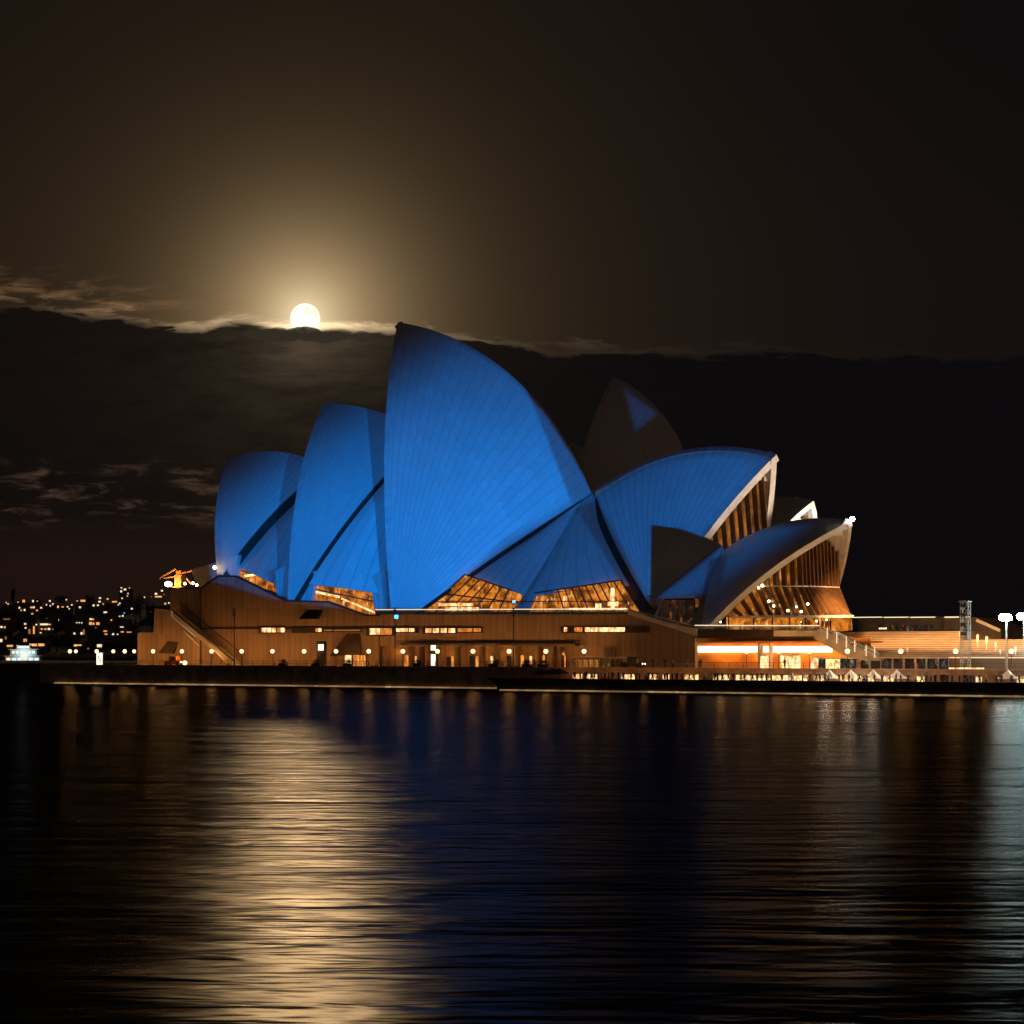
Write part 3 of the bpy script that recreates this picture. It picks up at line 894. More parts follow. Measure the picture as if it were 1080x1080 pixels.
strip(593, 685, 661, 667, [(595, 598, 'win_white'), (606, 614, 'win_orange'), (617, 622, 'win_white'), (623, 630, 'win_white'), (631, 659, 'win_white')], 'long strip window, white at left and dark at right')
# arcade pillars, doors and pale panels at promenade level
mb_list = [(402, 404), (430, 433), (441, 444), (462, 465), (479, 482), (505, 508), (524, 527), (543, 545), (566, 568), (581, 583), (588, 591)]
for a, b in mb_list:
    A_, B_ = pl(a, 702, VP-.3), pl(b, 681, VP-.3)
    mb = MB(); ubox(mb, A_.x, B_.x, VP-.1, VP+1.0, 3.25, B_.z-.1); mb.build('pillar', M['granite'], pod)
for a, b, t_, m_ in [(364, 371, 691, 'win_white'), (373, 379, 691, 'win_orange'), (379.6, 386, 691, 'win_orange'), (402, 404.5, 690, 'win_white'), (427, 431, 691, 'win_orange'), (437.5, 440, 692, 'win_white'),
                     (472, 476, 693, 'room_dark'), (476.4, 479, 692, 'win_orange'), (496, 500, 692, 'room_dark'), (502, 505, 692, 'win_orange'), (518, 520.5, 692, 'win_white'), (535, 539, 692, 'room_dark'),
                     (548, 553, 691, 'win_orange'), (559, 561.5, 692, 'win_white'), (570, 575, 691, 'win_orange'), (592, 597, 691, 'win_orange')]:
    vv = VP-.1 if a < 400 else VP+1.95
    A_, B_ = pl(a, 702, vv), pl(b, t_, vv)
    mb = MB(); ubox(mb, A_.x-.1, B_.x+.1, vv-.08, vv-.02, 3.3, B_.z+.1)
    o = mb.build('door', M['dark_edge'], pod)
    mb = MB(); ubox(mb, A_.x, B_.x, vv-.14, vv-.085, 3.35, B_.z); mb.build('pane', M[m_], o)
# louvred dark door in the plain wall
A_, B_ = pl(637, 693, VP), pl(650, 683.5, VP)
mb = MB(); ubox(mb, A_.x, B_.x, VP-.15, VP-.01, A_.z, B_.z); o = mb.build('louvre_door', M['dark_edge'], pod)
for k in range(4):
    xx = A_.x+(B_.x-A_.x)*(k+.5)/4; mb = MB(); ubox(mb, xx-.1, xx+.1, VP-.28, VP-.155, A_.z, B_.z+.2); mb.build('mullion', M['dark_metal'], o)
# balcony on that wall
A_, B_ = pl(586, 692, VP), pl(597, 681, VP)
# glass balustrade along the podium edge, then down the stair
def balustrade(pts, v, hgt=1.15, lit='strip_low', name='balustrade', step=2.6, glass=True, parent=None):
    q = [pl(px, py, v) for px, py in pts]
    mb = MB(); seg = []
    for a, b in zip(q[:-1], q[1:]):
        mb.bar(TU(a), TU(b), .14, .12)
    o = mb.build(name, M[lit], parent or pod)
    o['label'] = 'glass balustrade with a glowing white handrail'
    pb = MB(); gb = MB()
    for a, b in zip(q[:-1], q[1:]):
        n = max(1, int((b-a).length/step))
        for k in range(n+1):
            p = a.lerp(b, k/n); pb.bar(TU(p-Vector((0, 0, .08))), TU(p-Vector((0, 0, hgt))), .09)
        gb.prism([TU(a-Vector((0, 0, .1))), TU(b-Vector((0, 0, .1))), TU(b-Vector((0, 0, hgt-.05))), TU(a-Vector((0, 0, hgt-.05)))], QAX[1]*.03)
    pb.build('baluster', M['pole_grey'], o)
    gb.build('glass_panel', M['glass'], o)
    return o
balustrade([(396, 643.0), (662, 642.2)], VP+.6)
balustrade([(662, 642.2), (733, 660.5)], VP+.6, lit='rim_concrete')
# long railing nearer the windows on the deck
mb = MB(); mb.bar(TU(pl(460, 634.5, VP+4)), TU(pl(664, 634, VP+4)), .14); 
for k in range(10):
    px = 460+k*22.6; mb.bar(TU(pl(px, 634.5, VP+4)), TU(pl(px, 646, VP+4)), .08)
mb.build('deck_rail', M['dark_metal'], pod)
# sloping coping of the stair beside the restaurant
mb = MB()
q = [pl(662, 648, VP-.15), pl(664, 643.5, VP-.15), pl(697, 655, VP-.15), pl(735, 664, VP-.15), pl(735, 671, VP-.15), pl(727, 668.5, VP-.15)]
mb.prism([TU(a) for a in q], QAX[1]*.8); mb.build('stair_parapet', M['rim_concrete'], pod)

# ---- right-hand wing: terrace slab in front of the restaurant, lit undercroft, stair flank
rw = empty('terrace_building', uv(60, VP, 3.3))
tag(rw, 'low terrace building with a blazing white strip lit undercroft', 'terrace')
wallpoly([(733, 664), (733, 672.5), (868, 672.5), (862, 664)], VP, 1.0, 'terrace_edge', 'dark_edge', rw)
wallpoly([(816, 664.8), (816, 671.2), (866, 671.2), (860, 664.8)], VP-.12, .1, 'parapet_panel', 'rim_concrete', rw)
mb = MB(); A_ = pl(733, 664, VP); B_ = pl(862, 664, VP)
E_ = pl(876, 665, VP+34).x; mb.prism([uv(A_.x, VP+.2, A_.z-.8), uv(B_.x, VP+.2, A_.z-.8), uv(E_, VP+34, A_.z-.8), uv(A_.x, VP+34, A_.z-.8)], (0, 0, .7)); mb.build('terrace_floor', M['paving'], rw)
# bistro: undercroft back wall, ceiling, strip light
A_ = pl(733, 671, VP); B_ = pl(905, 671, VP)
M['undercroft'] = plain('ochre undercroft wall', (.66, .28, .06), .7, 0, .2, .5)
mb = MB(); ubox(mb, A_.x-5, B_.x, VP+5, VP+5.4, 3.3, A_.z-.3); mb.build('undercroft_wall', M['undercroft'], rw)
mb = MB(); ubox(mb, A_.x+.1, B_.x+2, VP+.9, VP+5, A_.z-1.1, A_.z-.8); mb.build('undercroft_ceiling', M['undercroft'], rw)
for (a, b) in [(733, 800), (804, 812), (813, 878)]:
    P_, Q_ = pl(a, 688, VP+4.9), pl(b, 681.5, VP+4.9)
    mb = MB(); ubox(mb, P_.x+.2-(2.4 if a == 733 else 0), Q_.x, VP+4.6, VP+4.85, P_.z, Q_.z)
    mb.build('strip_light', M['strip_white'], rw)
mb = MB(); ubox(mb, pl(799, 690, VP+2).x, pl(802, 690, VP+2).x, VP+2, VP+3, 3.3, A_.z-1.1); ubox(mb, pl(811, 690, VP+2).x, pl(812.5, 690, VP+2).x, VP+2, VP+3, 3.3, A_.z-1.1); mb.build('pillar', M['rim_concrete'], rw)
# diagonal stair soffit and flank down to the right
wallpoly([(862, 664), (866, 664), (928, 694), (928, 697), (900, 697), (858, 673)], VP-.4, 5, 'stair_flank', 'concrete', rw)
balustrade([(733, 659.5), (864, 659.8)], VP+.4, .9, parent=rw)
balustrade([(864, 660.5), (926, 688)], VP-.3, .9, lit='rim_concrete', parent=rw)
# white glass kiosks and counters under the terrace
for a, b, t_, m_ in [(823, 829, 691.5, 'bar'), (832, 842, 691.5, 'win_white'), (855, 862, 694, 'win_white'), (863, 870, 695, 'blueglass'), (871, 884, 695, 'bar'), (886, 901, 695, 'blueglass'), (802, 808, 692, 'win_white')]:
    P_, Q_ = pl(a, 702.5, VP-1.5), pl(b, t_, VP-1.5)
    mb = MB(); ubox(mb, P_.x, Q_.x, VP-1.5, VP-.6, 3.3, Q_.z)
    o = mb.build('shop_window', M[m_], rw)
    mb = MB(); ubox(mb, P_.x-.15, Q_.x+.15, VP-1.6, VP-.4, Q_.z+.004, Q_.z+.2); mb.build('canopy', M['rim_concrete'], o)

# ------------------------------------------------------------------ monumental steps and forecourt
stp = MB(); NS = 14
z0_, z1_ = 5.25, 9.3
uL, uR = pl(925, 693, VP).x, 150
def lbound(s): return pl(925-47*s, 693-28*s, VP+s*34).x
for k in range(NS):
    s0 = k/NS; s1 = (k+1)/NS; hh = (z1_-z0_)/NS
    v0_ = VP+34*s0; zt = z0_+hh*(k+1)-.02
    ue = lbound(s0); ur_ = uR if s1 < .69 else pl(1012, 670, v0_).x
    ubox(stp, ue, ur_, v0_+.3, 60-.01*k, zt-hh+.002, zt-.085)
    ubox(stp, ue-.05, ur_+.05, v0_, 60.2-.01*k, zt-.085, zt, 1)
st = stp.build('monumental_steps', [M['steps'], plain('step nosing', (.62, .49, .37), .7, 0, .1, .6)])
tag(st, 'broad flight of pale granite steps at the right, warmly lit', 'steps')
# block below the steps: low gallery front with dark glazing
gal = empty('gallery_front', uv(95, VP, 3.3)); tag(gal, 'dark glazed gallery in the base of the granite steps', 'gallery')
mb = MB(); A_ = pl(905, 693, VP); ubox(mb, A_.x, 150, VP-.3, VP+1.2, 5.0, 5.24); mb.build('roof_slab', M['rim_concrete'], gal)
mb = MB(); ubox(mb, A_.x, 150, VP+1.3, VP+1.6, 3.3, 5.0); mb.build('back_wall', M['darkwall'], gal)
for k, (a, b, m_) in enumerate([(908, 917, 'blueglass'), (919, 926, 'room_dark'), (928, 937, 'blueglass'), (940, 946, 'room_dark'), (949, 959, 'room_dark'), (962, 968, 'room_dark'), (970, 979, 'blueglass'), (981, 990, 'blueglass'), (992, 999, 'blueglass')]):
    P_, Q_ = pl(a, 702, VP+1.1), pl(b, 694.5, VP+1.1)
    mb = MB(); ubox(mb, P_.x, Q_.x, VP+1.1, VP+1.2, 3.35, 4.9); mb.build('pane', M[m_], gal)
for px in range(905, 1003, 12):
    P_ = pl(px, 700, VP-.1); mb = MB(); ubox(mb, P_.x-.12, P_.x+.12, VP-.1, VP+.15, 3.3, 5.0); mb.build('pillar', M['concrete'], gal)
mb = MB(); P_ = pl(1001, 700, VP-.25); ubox(mb, P_.x, 150, VP-.29, VP+1.0, 3.3, 5.0); mb.build('low_wall', M['granite'], gal)
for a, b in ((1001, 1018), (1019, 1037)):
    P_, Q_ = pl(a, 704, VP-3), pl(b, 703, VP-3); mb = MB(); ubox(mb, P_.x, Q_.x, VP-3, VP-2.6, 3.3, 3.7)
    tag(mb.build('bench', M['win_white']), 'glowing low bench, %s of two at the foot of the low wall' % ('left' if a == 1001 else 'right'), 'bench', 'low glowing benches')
    ubx = None
# edge lights of the slab
mb = MB(); mb.bar(TU(pl(1001, 693.3, VP-.36)), uv(149, VP-.36, 5.14), .05, .1); mb.build('edge_light', M['strip_low'], gal)

# buildings behind the steps
bb = empty('forecourt_building', W(955, 668, 62)); tag(bb, 'long dark building with a bright roof line behind the steps', 'building')
def bbox_px(x0, x1, y0, y1, v, dv, name, m_, parent):
    A_, B_ = pl(x0, y1, v), pl(x1, y0, v); mb = MB(); ubox(mb, A_.x, B_.x, v, v+dv, A_.z, B_.z); return mb.build(name, M[m_], parent)
bbox_px(905, 1006, 651.5, 672, 62, 14, 'wall', 'darkwall', bb)
bbox_px(897, 987, 650.2, 651.6, 61.4, 15, 'roof_slab', 'concrete', bb)
for a, b in ((899, 930), (932, 958), (960, 986)):
    bbox_px(a, b, 650.4, 651.6, 61.2, .15, 'roof_light', 'strip_low', bb)
for a in range(926, 984, 6):
    bbox_px(a, a+4.6, 659, 665.5, 61.7, .25, 'window', 'room_dark' if a % 4 else 'blueglass', bb)
bbox_px(927, 935, 662, 663.6, 61.6, .3, 'lit_panel', 'win_white', bb)
b2 = empty('ramp_building', W(1028, 672, 56)); tag(b2, 'dark block with a lit roof line and sloping stair beside the lattice tower', 'building')
q = [pl(996, 674, 56), pl(1056, 676, 56), pl(1056, 665, 56), pl(1032, 653, 56), pl(1030, 651, 56), pl(996, 651, 56)]
MB().prism([TU(a) for a in q], QAX[1]*16).build('wall', M['darkwall'], b2)
mb = MB(); mb.bar(TU(pl(1030, 654, 55.8)), TU(pl(1055, 665, 55.8)), .4, .5); mb.build('stair_parapet', M['rim_concrete'], b2)
for a, b in ((996, 1011), (1018, 1023)): bbox_px(a, b, 650.2, 651.5, 55.7, .2, 'roof_light', 'strip_low', b2)
mb = MB(); mb.bar(TU(pl(1057, 672.5, 70)), TU(pl(1100, 671.5, 70)), .3, .25)
for k in range(8): mb.bar(TU(pl(1057+k*5, 672.5, 70)), TU(pl(1057+k*5, 678, 70)), .1)
tag(mb.build('street_railing', M['strip_low']), 'lit railing of the road deck at the far right', 'railing')

# ------------------------------------------------------------------ quay
def structure(mb, name, m_):
    o = mb.build(name, M[m_]); o['kind'] = 'structure'; return o
uA = pl(42, 705, 0).x
mb = MB(); ubox(mb, uA+.6, 160, .6, 130, -2, 3.3); structure(mb, 'promenade', 'paving')
mb = MB(); ubox(mb, uA, 160, 0, .6, -2, 3.42); sw = mb.build('seawall', M['seawall'])
tag(sw, 'long dark stone sea wall carrying the promenade above the water', 'sea wall')
mb = MB(); ubox(mb, uA, 160, -.08, .7, 3.424, 3.56); mb.build('coping', M['paving'], sw)
mb = MB(); ubox(mb, uA, uA+.6, .6, 130, -2, 3.42); mb.build('end_wall', M['seawall'], sw)
# quayside railing of thin posts
rl = MB(); n = 0
u_ = uA+1
mb = MB()
while u_ < 140:
    mb.bar(uv(u_, .3, 3.56), uv(u_, .3, 4.35), .07); u_ += 2.4
mb.bar(uv(uA+1, .3, 4.35), uv(140, .3, 4.35), .05); mb.bar(uv(uA+1, .3, 3.95), uv(140, .3, 3.95), .03)
tag(mb.build('quay_railing', M['dark_metal']), 'thin dark railing along the top of the sea wall', 'railing')
uC = pl(524, 716, -11).x
mb = MB(); q = [uv(uC, -11, 0), uv(160, -11, 0), uv(160, -.1, 0), uv(uC+3, -.1, 0)]
mb.prism([p+Vector((0, 0, -1.5)) for p in q], Vector((0, 0, 2.85)))
structure(mb, 'lower_concourse', 'paving')
mb = MB(); q = [pl(511, 715.5, -11.4), pl(524, 730, -11.4)]
mb.prism([uv(uC-1.6, -11.5, 1.95), uv(uC+.3, -11.5, .9), uv(uC+.6, -11.5, -1.5), uv(160, -11.5, -1.5), uv(160, -11.5, 1.95)], QAX[1]*.45)
cw = mb.build('concourse_wall', M['darkwall']); tag(cw, 'low black wall edging the lower concourse at the waterline', 'wall')
# glowing strips added to draw the bright line of light at the waterline
M['glint_strip'] = lit_room('waterline glint', (.8, .5, .24), (.5, .3, .13), (.2, .11, .045), .8, .1, 1)
M['glint_strip'].cycles.emission_sampling = 'NONE'
mb = MB(); ubox(mb, uA+4, uC-1, -.35, -.01, .02, .25); mb.build('waterline_glint', M['glint_strip'], sw)
mb = MB(); ubox(mb, uC+1, 160, -11.85, -11.51, .02, .24); mb.build('waterline_glint', M['glint_strip'], cw)

# water
mb = MB(); mb.add([(-6000, -60, 0), (6000, -60, 0), (6000, 9000, 0), (-6000, 9000, 0)], [(0, 1, 2, 3)])
o = mb.build('water', M['water'], base=(0, 0, 0)); o['kind'] = 'structure'

# ------------------------------------------------------------------ promenade lamps
def make_lamp():
    r_ = empty('street_lamp', (0, 0, 0))
    mb = MB(); mb.tube([(0, 0, 0), (0, 0, .12)], [.16, .14]); mb.tube([(0, 0, .12), (0, 0, 2.42)], [.06, .045]); mb.tube([(0, 0, 2.38), (0, 0, 2.46)], [.12, .12])
    mb.build('pole', M['dark_metal'], r_)
    MB().ball((0, 0, 2.74), .36, 14, 10).build('globe', M['globe'], r_, smooth=True)
    return r_
lamps = []
proto = make_lamp()
LX = [(73.7, 7), (80, 40), (102, 7), (119.5, 38), (131.5, 7), (141.5, 30), (161.4, 7), (191.9, 7), (223.2, 7), (254.9, 7), (287.3, 7), (320.7, 7), (354.4, 7), (388.9, 7), (424.9, 7), (461.4, 7), (498.8, 7), (536.9, 7), (575.8, 7), (616, 7), (787.5, 7), (821, 7), (854, 7), (893.8, 7), (950, 7), (1008, 7), (1066.7, 7)]
WH = ['at the far left end of the promenade', 'set back beside the leftmost lamp', 'beside the white lit sign at left', 'set back right of the white lit sign', 'second out from the podium corner', 'right at the podium left corner',
      'in front of the podium left end', 'by the orange service cart', 'in front of the lit stair', 'right of the lit stair foot', 'below the short white strip window', 'left of the black doorway sign', 'by the dark wall hood and pale doors', 'below the glowing orange strip window',
      'left of the lit totem sign', 'right beside the lit totem sign', 'below the last orange panes', 'left of the tall centre pole', 'right of the tall centre pole', 'at the glass pavilion, last before the plain wall',
      'under the left part of the white strip light', 'under the middle of the white strip light', 'under the right part of the white strip light', 'at the foot of the terrace stair', 'before the steps, left', 'before the steps, beside the lattice tower', 'before the steps under the floodlight mast']
for k, ((px, v_), wh) in enumerate(zip(LX, WH)):
    o = proto if k == 0 else copy_tree(proto)
    a = pl(px, 687, v_); o.location = uv(a.x, v_, 3.3)
    tag(o, 'round white globe lamp '+wh, 'street lamp', 'globe lamps along the promenade')
    vr_ = 1+.28*math.sin(k*2.7+.6)
    L = D.lights.new('globe_light', 'POINT'); L.energy = 820*vr_; L.color = (1, .41, .085) if px < 900 else (1, .5, .16); L.shadow_soft_size = .42
    lo = D.objects.new('globe_light', L); COL.objects.link(lo); lo.parent = o; lo.location = (0, 0, 2.74)
M['globe'].cycles.emission_sampling = 'NONE'

# tall slender poles with a box head
def make_pole():
    r_ = empty('light_pole', (0, 0, 0))
    MB().tube([(0, 0, 0), (0, 0, 9.3)], [.13, .08]).build('pole', M['dark_metal'], r_)
    mb = MB()
    for k in range(4): mb.box((0, 0, 8.3+k*.32), (.55, .55, .16), (Vector((1, 0, 0)), Vector((0, 1, 0)), Vector((0, 0, 1))))
    mb.build('louvred_head', M['dark_metal'], r_)
    return r_
pp = make_pole()
for k, (px, top, lab) in enumerate([(247, 641, 'tall dark pole with louvred head right of the lit stair'), (416.5, 640, 'tall dark pole in front of the strip windows, nearest the tallest shell'), (541.5, 640, 'tall pole rising from the lower concourse corner at centre')]):
    o = pp if k == 0 else copy_tree(pp)
    v_ = 5 if k < 2 else -3; base_z = 3.3 if k < 2 else 1.35
    a = pl(px, top, v_); o.location = uv(a.x, v_, base_z); o.scale = (1, 1, (a.z-base_z)/9.45)
    tag(o, lab, 'light pole', 'tall slender poles on the promenade')
MB().box(W(418, 650.5, 5), (.5, .4, .6)).build('beacon', M['sign_blue']) and None
o = D.objects['beacon']; tag(o, 'small blue beacon box on the pole by the strip windows', 'beacon')
o = MB().box(W(542, 634.5, 8), (.35, .35, .35)).build('beacon', M['sign_blue']); tag(o, 'tiny blue beacon at the top of the centre pole', 'beacon')

# floodlight masts
def mast(px, py, v_, lab, n):
    a = pl(px, py, v_); r_ = empty('floodlight_mast', uv(a.x, v_, 3.3))
    tag(r_, lab, 'floodlight mast', 'floodlight masts on the forecourt')
    MB().tube([uv(a.x, v_, 3.3), uv(a.x, v_, a.z)], [.2, .12]).build('pole', M['pole_grey'], r_)
    MB().bar(uv(a.x-.9, v_, a.z-.1), uv(a.x+.9, v_, a.z-.1), .12).build('crossarm', M['pole_grey'], r_)
    for s_ in (-.38, .38):
        hd = MB(); c = uv(a.x+s_, v_-.25, a.z+.25)
        hd.box(c, (.75, .4, .6)); h_ = hd.build('floodlight', M['dark_metal'], r_)
        MB().ball(c-QAX[1]*.3, .55, 12, 8, (1, 1, .9)).build('lens', M['globe_hot'], h_, smooth=True)
    L = D.lights.new('flood', 'POINT'); L.energy = n; L.color = (.62, 1, .95); L.shadow_soft_size = .4
    lo = D.objects.new('flood', L); COL.objects.link(lo); lo.parent = r_; lo.location = Vector(uv(a.x, v_-.9, a.z+.25))-r_.location
M['globe_hot'].cycles.emission_sampling = 'NONE'
mast(1061.5, 653, 9, 'tall mast with blazing white floodlights in front of the steps at right', 3500)
mast(1080, 652, 12, 'floodlight mast whose glare shows at the extreme right edge', 9500)
# lattice tower
tw = empty('lattice_tower', W(1017, 692, 9)); tag(tw, 'slim steel lattice tower standing in front of the steps', 'tower')
a = pl(1013, 635, 9); b = pl(1021, 635, 9); zt = a.z; zb = 3.3
mb = MB(); ft = []
for uu in (a.x, b.x):
    for vv in (9, 10.1): mb.bar(uv(uu, vv, zb), uv(uu, vv, zt), .13); ft.append((uu, vv))
mb.build('tower_leg', M['pole_grey'], tw)
mb = MB(); nb = 9
for k in range(nb):
    za = zb+(zt-zb)*k/nb; zc = zb+(zt-zb)*(k+1)/nb
    for vv in (9, 10.1):
        mb.bar(uv(a.x, vv, za), uv(b.x, vv, zc), .07); mb.bar(uv(a.x, vv, zc), uv(b.x, vv, zc), .07)
    for uu in (a.x, b.x): mb.bar(uv(uu, 9, za), uv(uu, 10.1, zc), .07)
mb.build('bracing', M['pole_grey'], tw)
for k in range(4):
    MB().box(uv((a.x*.62+b.x*.38), 9.1, zt-.5-k*1.35), (.8, .5, .5)).build('speaker_box', M['dark_metal'], tw)
MB().box(uv((a.x+b.x)/2, 9.5, zt+.1), (1.5, 1.5, .14)).build('top_plate', M['pole_grey'], tw)
# white slim posts on the steps
pb = empty('banner_post', (0, 0, 0))
MB().tube([(0, 0, 0), (0, 0, 1.5)], .05).build('post', M['white_paint'], pb)
MB().box((0, 0, 1.1), (.3, .04, .75), (Vector((1, 0, 0)), Vector((0, 1, 0)), Vector((0, 0, 1)))).build('banner', M['white_paint'], pb)
for k, (px, py, s_) in enumerate([(1012.5, 675, 1.0), (1031, 684, 1.4), (1040.5, 685, 1.3), (1050, 688, 1.0), (957, 692, .8), (1071, 692, .9), (1055, 692, .6)]):
    o = pb if k == 0 else copy_tree(pb)
    s0 = (693-py)/28; v_ = VP+34*s0*.9+.3; a = pl(px, py, v_)
    o.location = uv(a.x, v_, z0_+(z1_-z0_)*max(0, (v_-VP)/34)); o.scale = (1, 1, s_); o.rotation_euler.z = QROT
    tag(o, 'white post on the granite steps, '+['highest, at the top edge', 'tallest, just right of the lattice tower', 'second right of the lattice tower', 'third right of the lattice tower', 'leftmost, near the first forecourt lamp', 'rightmost, at the picture edge', 'shortest, by the floodlight mast foot'][k], 'post', 'white posts on the steps')
# stair handrail posts
hp = MB().tube([(0, 0, 0), (0, 0, 1.7)], .06).build('lit_post', M['strip_low'], base=(0, 0, 0))
for k, (px, py) in enumerate([(872.5, 674), (882.5, 678.5), (892.5, 683), (901.5, 687.5), (913.5, 692), (922.5, 694)]):
    o = hp if k == 0 else hp.copy()
    if k: COL.objects.link(o)
    a = pl(px, py, VP-.6); o.location = TU(a)
    tag(o, 'thin lit post on the terrace stair flank, '+['topmost', 'second from the top', 'third from the top', 'third from the bottom', 'second from the bottom', 'lowest'][k], 'post', 'lit posts down the stair flank')

# ------------------------------------------------------------------ stair at the left end
ls = empty('side_stair', W(210, 690, VP-2)); tag(ls, 'long outdoor stair with pale lit sides climbing the podium at left', 'stair')
a, b = pl(181, 646, VP-2.0), pl(247, 700, VP-2.0); NSt = 40
mb = MB()
for k in range(NSt):
    s0 = k/NSt
    u0_ = a.x+(b.x-a.x)*s0; u1_ = a.x+(b.x-a.x)*(k+1)/NSt
    z_ = a.z+(b.z-a.z)*s0; ubox(mb, u0_, u1_, VP-1.9, VP-.05, z_-.9, z_)
mb.build('flight', M['concrete'], ls)
mb = MB(); mb.bar(TU(a+Vector((0, 0, .5))), TU(b+Vector((0, 0, .5))), .14, .35); mb.bar(TU(a+Vector((0, 1.85, 2.0))), TU(b+Vector((0, 1.85, 2.0))), .1, .14); mb.build('stair_wall', M['dark_edge'], ls)
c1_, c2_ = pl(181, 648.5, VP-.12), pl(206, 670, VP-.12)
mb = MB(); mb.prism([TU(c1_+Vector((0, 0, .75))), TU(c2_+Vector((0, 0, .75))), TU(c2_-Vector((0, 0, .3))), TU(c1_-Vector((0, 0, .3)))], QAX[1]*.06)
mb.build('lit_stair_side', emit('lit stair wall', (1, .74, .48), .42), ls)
mb = MB(); mb.bar(TU(pl(194, 666, VP-2.2)), TU(pl(210, 681, VP-2.2)), .1, .25); mb.bar(TU(pl(226, 686, VP-2.2)), TU(pl(240, 700, VP-2.2)), .1, .2)
mb.build('handrail', M['rim_concrete'], ls)

# ------------------------------------------------------------------ crane structure on the podium, left
cr = empty('maintenance_hoist', W(187, 621, 30)); tag(cr, 'orange lit hoist tower with thin arms on the podium roof at left', 'hoist')
mb = MB(); a = pl(184, 602, 30); b = pl(191, 621, 30); ubox(mb, a.x, b.x, 30, 31.2, b.z-3, a.z-.8)
ubox(mb, a.x+.3, b.x-.3, 30.2, 31, a.z-.8, a.z)
M['hoist'] = plain('hoist paint', (.6, .3, .1), .6)
mb.build('tower', M['hoist'], cr)
for p_, q_ in (((186, 600), (168, 610)), ((191, 605), (203, 602)), ((186, 608), (173, 610)), ((178, 618), (186, 620))):
    mb = MB(); mb.bar(TU(pl(*p_, 30.5)), TU(pl(*q_, 30.5)), .3, .25); mb.build('arm', M['hoist'], cr)
mb = MB().bar(TU(pl(197, 610, 29.8)), TU(pl(202, 616, 29.8)), .35, .3).build('strut', M['rim_concrete'], cr)
o = MB().ball(W(177.5, 616, 29), .75, 12, 8, (1, 1, .7)).build('work_lamp', M['bulb'], smooth=True); tag(o, 'glaring lamp beside the orange hoist tower', 'lamp')
o = MB().ball(W(226.5, 598.5, 29), .36, 10, 6).build('work_lamp', M['bulb'], smooth=True); tag(o, 'small orange lamp left of the leftmost shell', 'lamp')
L = D.lights.new('hoist_light', 'POINT'); L.energy = 1500; L.color = (1, .42, .1); L.shadow_soft_size = .5
lo = D.objects.new('hoist_light', L); COL.objects.link(lo); lo.location = W(180, 616, 27.5)
lr = MB(); lr.prism([W(212, 625, 44), W(232, 625, 44), W(232, 592, 44), W(201, 601, 44)], QAX[1]*8)
o = lr.build('plant_room', M['concrete']); tag(o, 'dim brown roof block behind the leftmost shell', 'roof block')
bl = MB().ball((0, 0, 0), .26, 8, 5).build('small_lamp', M['bulb'], base=(0, 0, 0))
for k, (px, py) in enumerate([(195, 615.5), (203.5, 615), (207.5, 617)]):
    o = bl if k == 0 else bl.copy()
    if k: COL.objects.link(o)
    o.location = W(px, py, 28); tag(o, 'tiny white roof lamp right of the hoist, '+['leftmost', 'middle', 'rightmost']
[k]+' of three', 'lamp', 'tiny roof lamps')

# lamps glinting inside the restaurant
sp = [(786, 608), (780, 617), (790, 605.5), (806, 631), (811, 636), (826, 641), (835, 637), (840, 642), (847, 634), (820, 650), (829, 655), (783, 655), (760, 656), (797, 655), (872, 654), (861, 655), (845, 656), (775, 650), (768, 648)]
for k, (px, py) in enumerate(sp):
    o = bl.copy(); COL.objects.link(o)
    o.name = 'pendant_lamp'
    if py < 620: px += 14; py += 12
    elif py < 645: px += 5; py += 3
    v_ = 15.5 if py > 645 else 14.5
    a = pl(px, py, v_); o.location = TU(a); s_ = .5+.35*random.random(); o.scale = (s_, s_, s_)
    tag(o, 'small warm lamp shining at the glazed restaurant front', 'lamp', 'small warm lamps of the restaurant')
# added lamps with no fittings, filling in light on mouths, steps, tents and walls
def deck_glow(p, e, col=(1, .6, .3), sz=.8):
    L = D.lights.new('deck_glow', 'POINT'); L.energy = e; L.color = col; L.shadow_soft_size = sz
    lo = D.objects.new('deck_glow', L); COL.objects.link(lo); lo.location = p
def fill_spot(p, aim, e, col, deg, sz=.4, blend=.6):
    L = D.lights.new('fill_spot', 'SPOT'); L.energy = e; L.color = col; L.spot_size = R(deg); L.spot_blend = blend; L.shadow_soft_size = sz
    lo = D.objects.new('fill_spot', L); COL.objects.link(lo); lo.location = p
    lo.rotation_euler = (Vector(aim)-Vector(p)).to_track_quat('-Z', 'Y').to_euler()
def mid(sh, t, far=False):
    p = sh.mouth(t)
    return TU(sh.mir(p) if far else p)
fill_spot(TU(Vector((80, 48, 14))), mid(S1, .8), 90000, (1, .8, .6), 34)
fill_spot(TU(RS.P+Vector((9, -3, -17.5))), mid(RS, .8), 3200, (1, .66, .38), 70)
fill_spot(TU(T2.P+Vector((16, -2, -16))), mid(T2, .85), 60000, (1, .9, .74), 50)
for u_, v_, e_ in ((68, 12, 30000), (80, 10, 34000), (92, 8, 40000), (104, 8, 40000), (117, 8, 34000)):
    fill_spot(uv(u_, v_, 17), uv(u_+1, 30, 7.5), e_, (1, .50, .18), 95, .3, .9)  # unseen spots added above the steps to brighten them
deck_glow(uv(RS.F.x+6, 14.5, 11), 260, (1, .5, .15))

